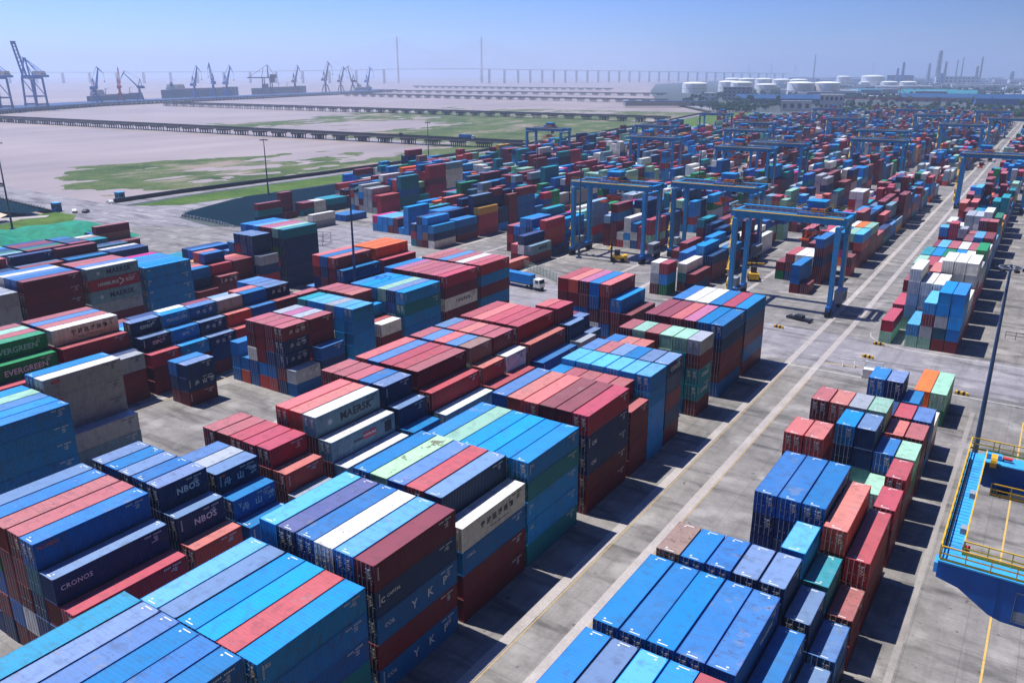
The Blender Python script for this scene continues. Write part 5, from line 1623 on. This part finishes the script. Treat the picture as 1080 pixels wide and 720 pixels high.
# ------------------------------------------------------------------ the cable-stayed bridge on the horizon
br = empty('cable_stayed_bridge', (-4000, 4500, -3), 0, 'hazy cable stayed bridge with two tall pylons across the river', 'bridge')
bo = Vector(br.location)
def dirp(px, dist):
    # a bearing across the water and a distance, as a place on the map
    a = math.atan2(px - 540, 903.0) - R(33.598)
    return Vector((math.sin(a) * dist, math.cos(a) * dist, 0))
PTS = [dirp(-90, 7000), dirp(80, 6450), dirp(250, 6100), dirp(390, 5750), dirp(420, 5700), dirp(508, 5720), dirp(540, 5750), dirp(690, 6600), dirp(830, 7700)]
ZD = [62, 66, 70, 82, 86, 88, 84, 74, 58]
for i in range(len(PTS) - 1):
    p, q = PTS[i], PTS[i + 1]
    k = MB(); k.beam(p + Vector((0, 0, ZD[i])) - bo, q + Vector((0, 0, ZD[i + 1])) - bo, 34, 4.0); k.build('deck', M['wallw'], br)  # whole bridge in white: extra distance haze put into its colour
    if i == 4: continue
    L = (q - p).length; n = max(1, int(L / (95 if i > 4 else 160)))
    k = MB()
    for j in range(n):
        t = (j + .5) / n; c = p.lerp(q, t) - bo; z = ZD[i] + (ZD[i + 1] - ZD[i]) * t - 3
        k.beam(c + Vector((0, 0, -4)), c + Vector((0, 0, z)), 9, 16)
    k.build('piers', M['wallw'], br)
for i in (4, 5):
    c = PTS[i] - bo
    d = (PTS[5] - PTS[4]).normalized(); s = Vector((-d.y, d.x, 0))
    k = MB()
    for sg in (-1, 1):
        k.beam(c + s * sg * 26, c + s * sg * 20 + Vector((0, 0, 95)), 9, 10, 8, 9); k.beam(c + s * sg * 20 + Vector((0, 0, 95)), c + Vector((0, 0, 210)), 8, 9, 6, 7)
    k.beam(c + Vector((0, 0, 205)), c + Vector((0, 0, 292)), 8, 9, 4, 5)
    k.beam(c - s * 20 + Vector((0, 0, 80)), c + s * 20 + Vector((0, 0, 80)), 8, 7)
    py = k.build('pylon', M['wallw'], br)
    k = MB()
    for e in (-1, 1):
        for j in range(1, 9): k.beam(c + Vector((0, 0, 215 + j * 8)), c + d * e * j * 62 + Vector((0, 0, 90)), .9)
    k.build('cable', M['wallw'], py)

# ------------------------------------------------------------------ the industrial shore
def tank(x, y, r, h, label, z0=-.4):
    root = empty('storage_tank', (x, y, z0), 0, label, 'tank', 'white storage tanks on the far shore')
    k = MB(); k.cyl((0, 0, 0), (0, 0, h), r, n=40, cap=False); k.build('shell', M['tank'], root, smooth=True)
    k = MB()
    rings = 5; n = 40
    vs = []
    for j in range(rings + 1):
        a = j / rings * math.pi / 2
        for i in range(n): vs.append((math.cos(i * 2 * math.pi / n) * r * math.cos(a * .999), math.sin(i * 2 * math.pi / n) * r * math.cos(a * .999), h + math.sin(a) * r * .13))
    k.add(vs, [(j * n + i, j * n + (i + 1) % n, (j + 1) * n + (i + 1) % n, (j + 1) * n + i) for j in range(rings) for i in range(n)])
    k.build('dome_roof', M['tank'], root, smooth=True)
    k = MB()
    for z in (h * .45, h * .98): k.cyl((0, 0, z), (0, 0, z + .8), r + .5, n=40, cap=False)
    for i in range(14): k.beam((math.cos(.9 + i * .08) * (r + 1), math.sin(.9 + i * .08) * (r + 1) * -1, h * i / 14), (math.cos(.98 + i * .08) * (r + 1), math.sin(.98 + i * .08) * (r + 1) * -1, h * (i + 1) / 14), 1.2, .5)
    k.build('stair_ring', M['wallg'], root)
for t in ((-1012, 2570, 39, 28, 'leftmost big white domed tank on the far shore'), (-925, 2640, 34, 33, 'second big white domed tank from the left'), (-852, 2540, 32, 32, 'third big white domed tank from the left, behind the dark office block'),
    (-785, 2570, 31, 26, 'low white domed tank left of the two nearest big tanks'), (-612, 2300, 34, 34, 'left one of the two nearest big white tanks'), (-553, 2335, 33, 34, 'right one of the two nearest big white tanks'),
    (-1280, 3700, 36, 36, 'distant white domed tank left in the back row'), (-1190, 3620, 36, 36, 'distant white domed tank second in the back row'), (-1100, 3560, 36, 36, 'distant white domed tank third in the back row'), (-1010, 3500, 36, 34, 'distant white domed tank fourth in the back row'),
    (-930, 3460, 34, 34, 'distant white domed tank right in the back row'), (-815, 3700, 26, 46, 'white spherical topped tank behind the two nearest big tanks'), (-770, 4060, 46, 46, 'wide domed tank with grey shell right of the tank farm'),
    (-625, 3640, 32, 26, 'left one of two small cream tanks at the plant'), (-560, 3660, 32, 26, 'right one of two small cream tanks at the plant'), (-742, 3760, 22, 24, 'small white tank beside the wide grey shelled one')): tank(*t)

def building(loc, rz, w, d, h, wall, roof, label, rows=0, cols_=0, pitch=0.0, cat='building', name='building'):
    root = empty(name, loc, rz, label, cat)
    k = MB(); k.box((0, 0, h / 2), (w, d, h)); k.build('wall', wall, root)
    k = MB()
    if pitch:
        k.prism([(-d / 2 - 1, h + .02), (d / 2 + 1, h + .02), (0, h + pitch)], 0, -w / 2 - 1, w / 2 + 1)
    else: k.box((0, 0, h + .4), (w + 1, d + 1, .8))
    k.build('roof', roof, root)
    for r_ in range(rows):
        for c in range(cols_):
            k = MB(); k.box((-w / 2 + w * (c + .5) / cols_, -d / 2 - .05, h * (r_ + .55) / rows), (w / cols_ * .5, .16, h / rows * .45)); k.build('window', M['glass'], root)
    return root
A0 = R(12)
building((-331, 1440, -.4), A0, 36, 20, 25, M['wallw'], M['wallw'], 'white office building with two rows of square windows', 2, 5)
building((-376, 1400, -.4), A0, 46, 24, 15, M['wallw'], M['wallg'], 'low white shed left of the white office building', 1, 4)
building((-640, 1885, -.4), A0, 60, 30, 29, M['wallg'], M['wallg'], 'dark grey blue block with window bands before the tanks', 4, 6)
building((-690, 1850, -.4), A0, 26, 20, 16, M['wallw'], M['wallw'], 'small white block beside the dark grey one', 2, 2)
building((-500, 1780, -.4), A0, 200, 50, 9, M['roofblue'], M['roofblue'], 'long blue roofed warehouse between trees and white tanks', 0, 0, 8)
building((-640, 1500, -.4), R(35), 170, 30, 8, M['wallg'], M['roofblue'], 'grey blue shed at the far corner of the yard')
building((-444, 2640, -.4), A0, 330, 60, 9, M['wallw'], M['roofteal'], 'long white walled hall with a teal roof', 1, 12, 7)
building((-300, 2420, -.4), A0, 180, 60, 10, M['wallw'], M['roofteal'], 'teal roofed hall right of the long one', 0, 0, 8)
building((-90, 1900, -.4), R(8), 150, 60, 12, M['dblue'], M['roofblue'], 'dark blue warehouse at the far right edge', 0, 0, 8)
building((-250, 2050, -.4), R(8), 160, 50, 9, M['wallg'], M['roofblue'], 'blue roofed warehouse left of the far right one', 0, 0, 8)
building((-497, 4660, -.4), A0, 190, 60, 44, M['wallw'], M['roofteal'], 'tall white factory hall with green roof by the plant towers', 3, 10)
building((-760, 4700, -.4), A0, 120, 60, 50, M['roofblue'], M['roofblue'], 'dark blue process building left of the plant towers', 0, 0)
building((-150, 5000, -.4), A0, 300, 80, 30, M['wallw'], M['wallg'], 'pale hall on the right horizon', 0, 0)
building((-250, 3600, -.4), A0, 300, 70, 18, M['wallw'], M['wallg'], 'long pale hall below the right horizon', 0, 0)
building((-520, 3250, -.4), A0, 200, 60, 16, M['wallg'], M['wallw'], 'grey hall with a pale roof below the plant', 0, 0)

# red scrap conveyor frame and heaps
sy_ = empty('scrap_gantry', (-290, 1690, -.4), .2, 'low red steel gantry structure at the scrap yard', 'gantry')
for i in range(9):
    x = -110 + i * 27
    k = MB(); k.beam((x, 0, 0), (x, 0, 13), 1.4); k.build('leg', M['redp'], sy_)
k = MB(); k.box((0, 0, 13.5), (225, 3, 1.6)); k.build('beam', M['redp'], sy_)
k = MB(); k.beam((20, 0, 14), (20, 0, 34), 2.0, 2.0, .8, .8); k.beam((20, 0, 32), (2, 0, 15), .8); k.beam((20, 0, 32), (38, 0, 15), .8); k.build('mast', M['orange'], sy_)

def chimney(x, y, r, h, label, m='wallg'):
    root = empty('chimney', (x, y, -.4), 0, label, 'chimney', 'plant towers and chimneys on the horizon')
    k = MB(); k.cyl((0, 0, 0), (0, 0, h), r, r * .62, n=12); k.build('stack', M[m], root)
    k = MB()
    for i in range(3): k.cyl((0, 0, h * (.5 + i * .2)), (0, 0, h * (.5 + i * .2) + 2), r * 1.15, n=12)
    k.build('platform', M['steel'], root)
for c in ((-627, 4990, 14, 172, 'tallest and thickest plant tower on the horizon', 'wallg'), (-672, 5000, 9, 110, 'plant tower just left of the tallest one', 'wallg'), (-596, 5010, 8, 120, 'plant tower just right of the tallest one', 'wallg'),
    (-720, 4510, 8, 110, 'dark column left of the plant towers', 'dblue'), (-745, 4520, 7, 84, 'short dark column left of its taller twin', 'dblue'), (-545, 5030, 4, 128, 'thin chimney right of the tower group', 'wallg'), (-520, 5030, 4, 140, 'thinnest and tall chimney right of the tower group', 'wallg'),
    (-440, 5110, 6, 142, 'slim tower on the right horizon', 'wallg'), (-455, 5090, 9, 96, 'stout tower left of the slim right one', 'wallg'), (-300, 5200, 12, 70, 'short stout tower near the right edge', 'wallg'),
    (-1370, 5420, 5, 170, 'lone tall chimney above the two nearest big tanks', 'wallg'), (-560, 4600, 10, 60, 'squat column at the foot of the plant', 'dblue')): chimney(*c)

def turbine(x, y, h, rz, a0, label):
    root = empty('wind_turbine', (x, y, -.4), rz, label, 'wind turbine', 'wind turbines on the horizon')
    k = MB(); k.cyl((0, 0, 0), (0, 0, h), 2.6, 1.6, n=10); k.build('tower', M['white'], root)
    k = MB(); k.box((0, 1, h + 1), (3.4, 8, 3.6)); k.build('nacelle', M['white'], root)
    for i in range(3):
        a = a0 + i * 2 * math.pi / 3
        k = MB(); k.beam((0, -4, h + 1), (math.cos(a) * 48, -4, h + 1 + math.sin(a) * 48), 3.2, .9, .8, .4); k.build('blade', M['white'], root)
for t in ((-1180, 6200, 125, -.2, .5, 'white wind turbine above the plant at the right'), (-1900, 6300, 120, -.3, 1.1, 'white wind turbine above the tank farm'), (-1780, 6500, 120, -.2, .2, 'white wind turbine just right of the tank farm one'), (-2100, 6400, 115, -.2, .8, 'faint white wind turbine left of the tank farm')): turbine(*t)

# distant trees: one belt behind the yard and along the far shore
tr_ = random.Random(5)
ico = []
t_ = (1 + 5 ** .5) / 2
IV = [Vector(v).normalized() for v in ((-1, t_, 0), (1, t_, 0), (-1, -t_, 0), (1, -t_, 0), (0, -1, t_), (0, 1, t_), (0, -1, -t_), (0, 1, -t_), (t_, 0, -1), (t_, 0, 1), (-t_, 0, -1), (-t_, 0, 1))]
IF = [(0, 11, 5), (0, 5, 1), (0, 1, 7), (0, 7, 10), (0, 10, 11), (1, 5, 9), (5, 11, 4), (11, 10, 2), (10, 7, 6), (7, 1, 8), (3, 9, 4), (3, 4, 2), (3, 2, 6), (3, 6, 8), (3, 8, 9), (4, 9, 5), (2, 4, 11), (6, 2, 10), (8, 6, 7), (9, 8, 1)]
def belt(n, fx, label, name, hs):
    k = MB()
    for i in range(n):
        x, y = fx()
        h = tr_.uniform(*hs)
        k.cyl((x, y, -.5), (x, y, h * .5), .35, .2, n=5)
        for q in range(tr_.randint(4, 6)):
            r_ = h * tr_.uniform(.2, .34)
            c = Vector((x + tr_.uniform(-.3, .3) * h, y + tr_.uniform(-.3, .3) * h, h * tr_.uniform(.45, .85)))
            k.add([c + v * r_ * tr_.uniform(.7, 1.25) for v in IV], IF)
    tag(k.build(name, M['leaf']), label, 'trees', kind='stuff')
def f1():
    y = tr_.uniform(1290, 1330) if tr_.random() < .5 else tr_.uniform(1330, 1640)
    x = tr_.uniform(-470 - (y - 1290) * .62, 20)
    if y < 1500 and -420 < x < -290: return x + 150, y
    return x, y
belt(620, f1, 'dark far belt of trees behind the container yard', 'tree_belt', (6, 11))
def f2():
    y = tr_.uniform(1700, 4200)
    return tr_.uniform(-700 - (y - 1700) * .2, 50), y
belt(900, f2, 'scattered far trees between the halls on the industrial shore', 'far_trees', (8, 16))

# small plant and roofs that fade on the horizon
hz = MB()
for i in range(640):
    y = tr_.uniform(2100, 9500); x = tr_.uniform(-.28 * y, 0.02 * y + 40)
    w = tr_.uniform(20, 120); d = tr_.uniform(15, 50); h = tr_.choice((5, 6, 7, 9, 12, 15, 18)) * (1 if y < 5000 else 1.6)
    hz.box((x, y, h / 2 - .4), (w, d, h), R(12), tr_.choice((0, 0, 0, 1, 1, 2)))
tag(hz.build('distant_town', [M['wallw'], M['wallg'], M['roofblue'], M['roofteal']]), 'hazy mass of low pale and blue roofs reaching the horizon', 'buildings', kind='stuff')

# ------------------------------------------------------------------ haze
hb = MB(); hb.b2((-14500, -2500, -4.5), (14500, 16500, 330))
HN = bpy.data.materials.new('haze air'); HN.use_nodes = True
nt = HN.node_tree; nt.nodes.clear()
out = nt.nodes.new('ShaderNodeOutputMaterial'); pv = nt.nodes.new('ShaderNodeVolumePrincipled')
pv.inputs['Color'].default_value = (0.68, 0.81, 1.0, 1)
pv.inputs['Density'].default_value = 0.00016
pv.inputs['Anisotropy'].default_value = 0.35
nt.links.new(pv.outputs[0], out.inputs['Volume'])
tag(hb.build('haze', HN), 'pale blue summer haze over the river and yard', 'haze', kind='stuff')
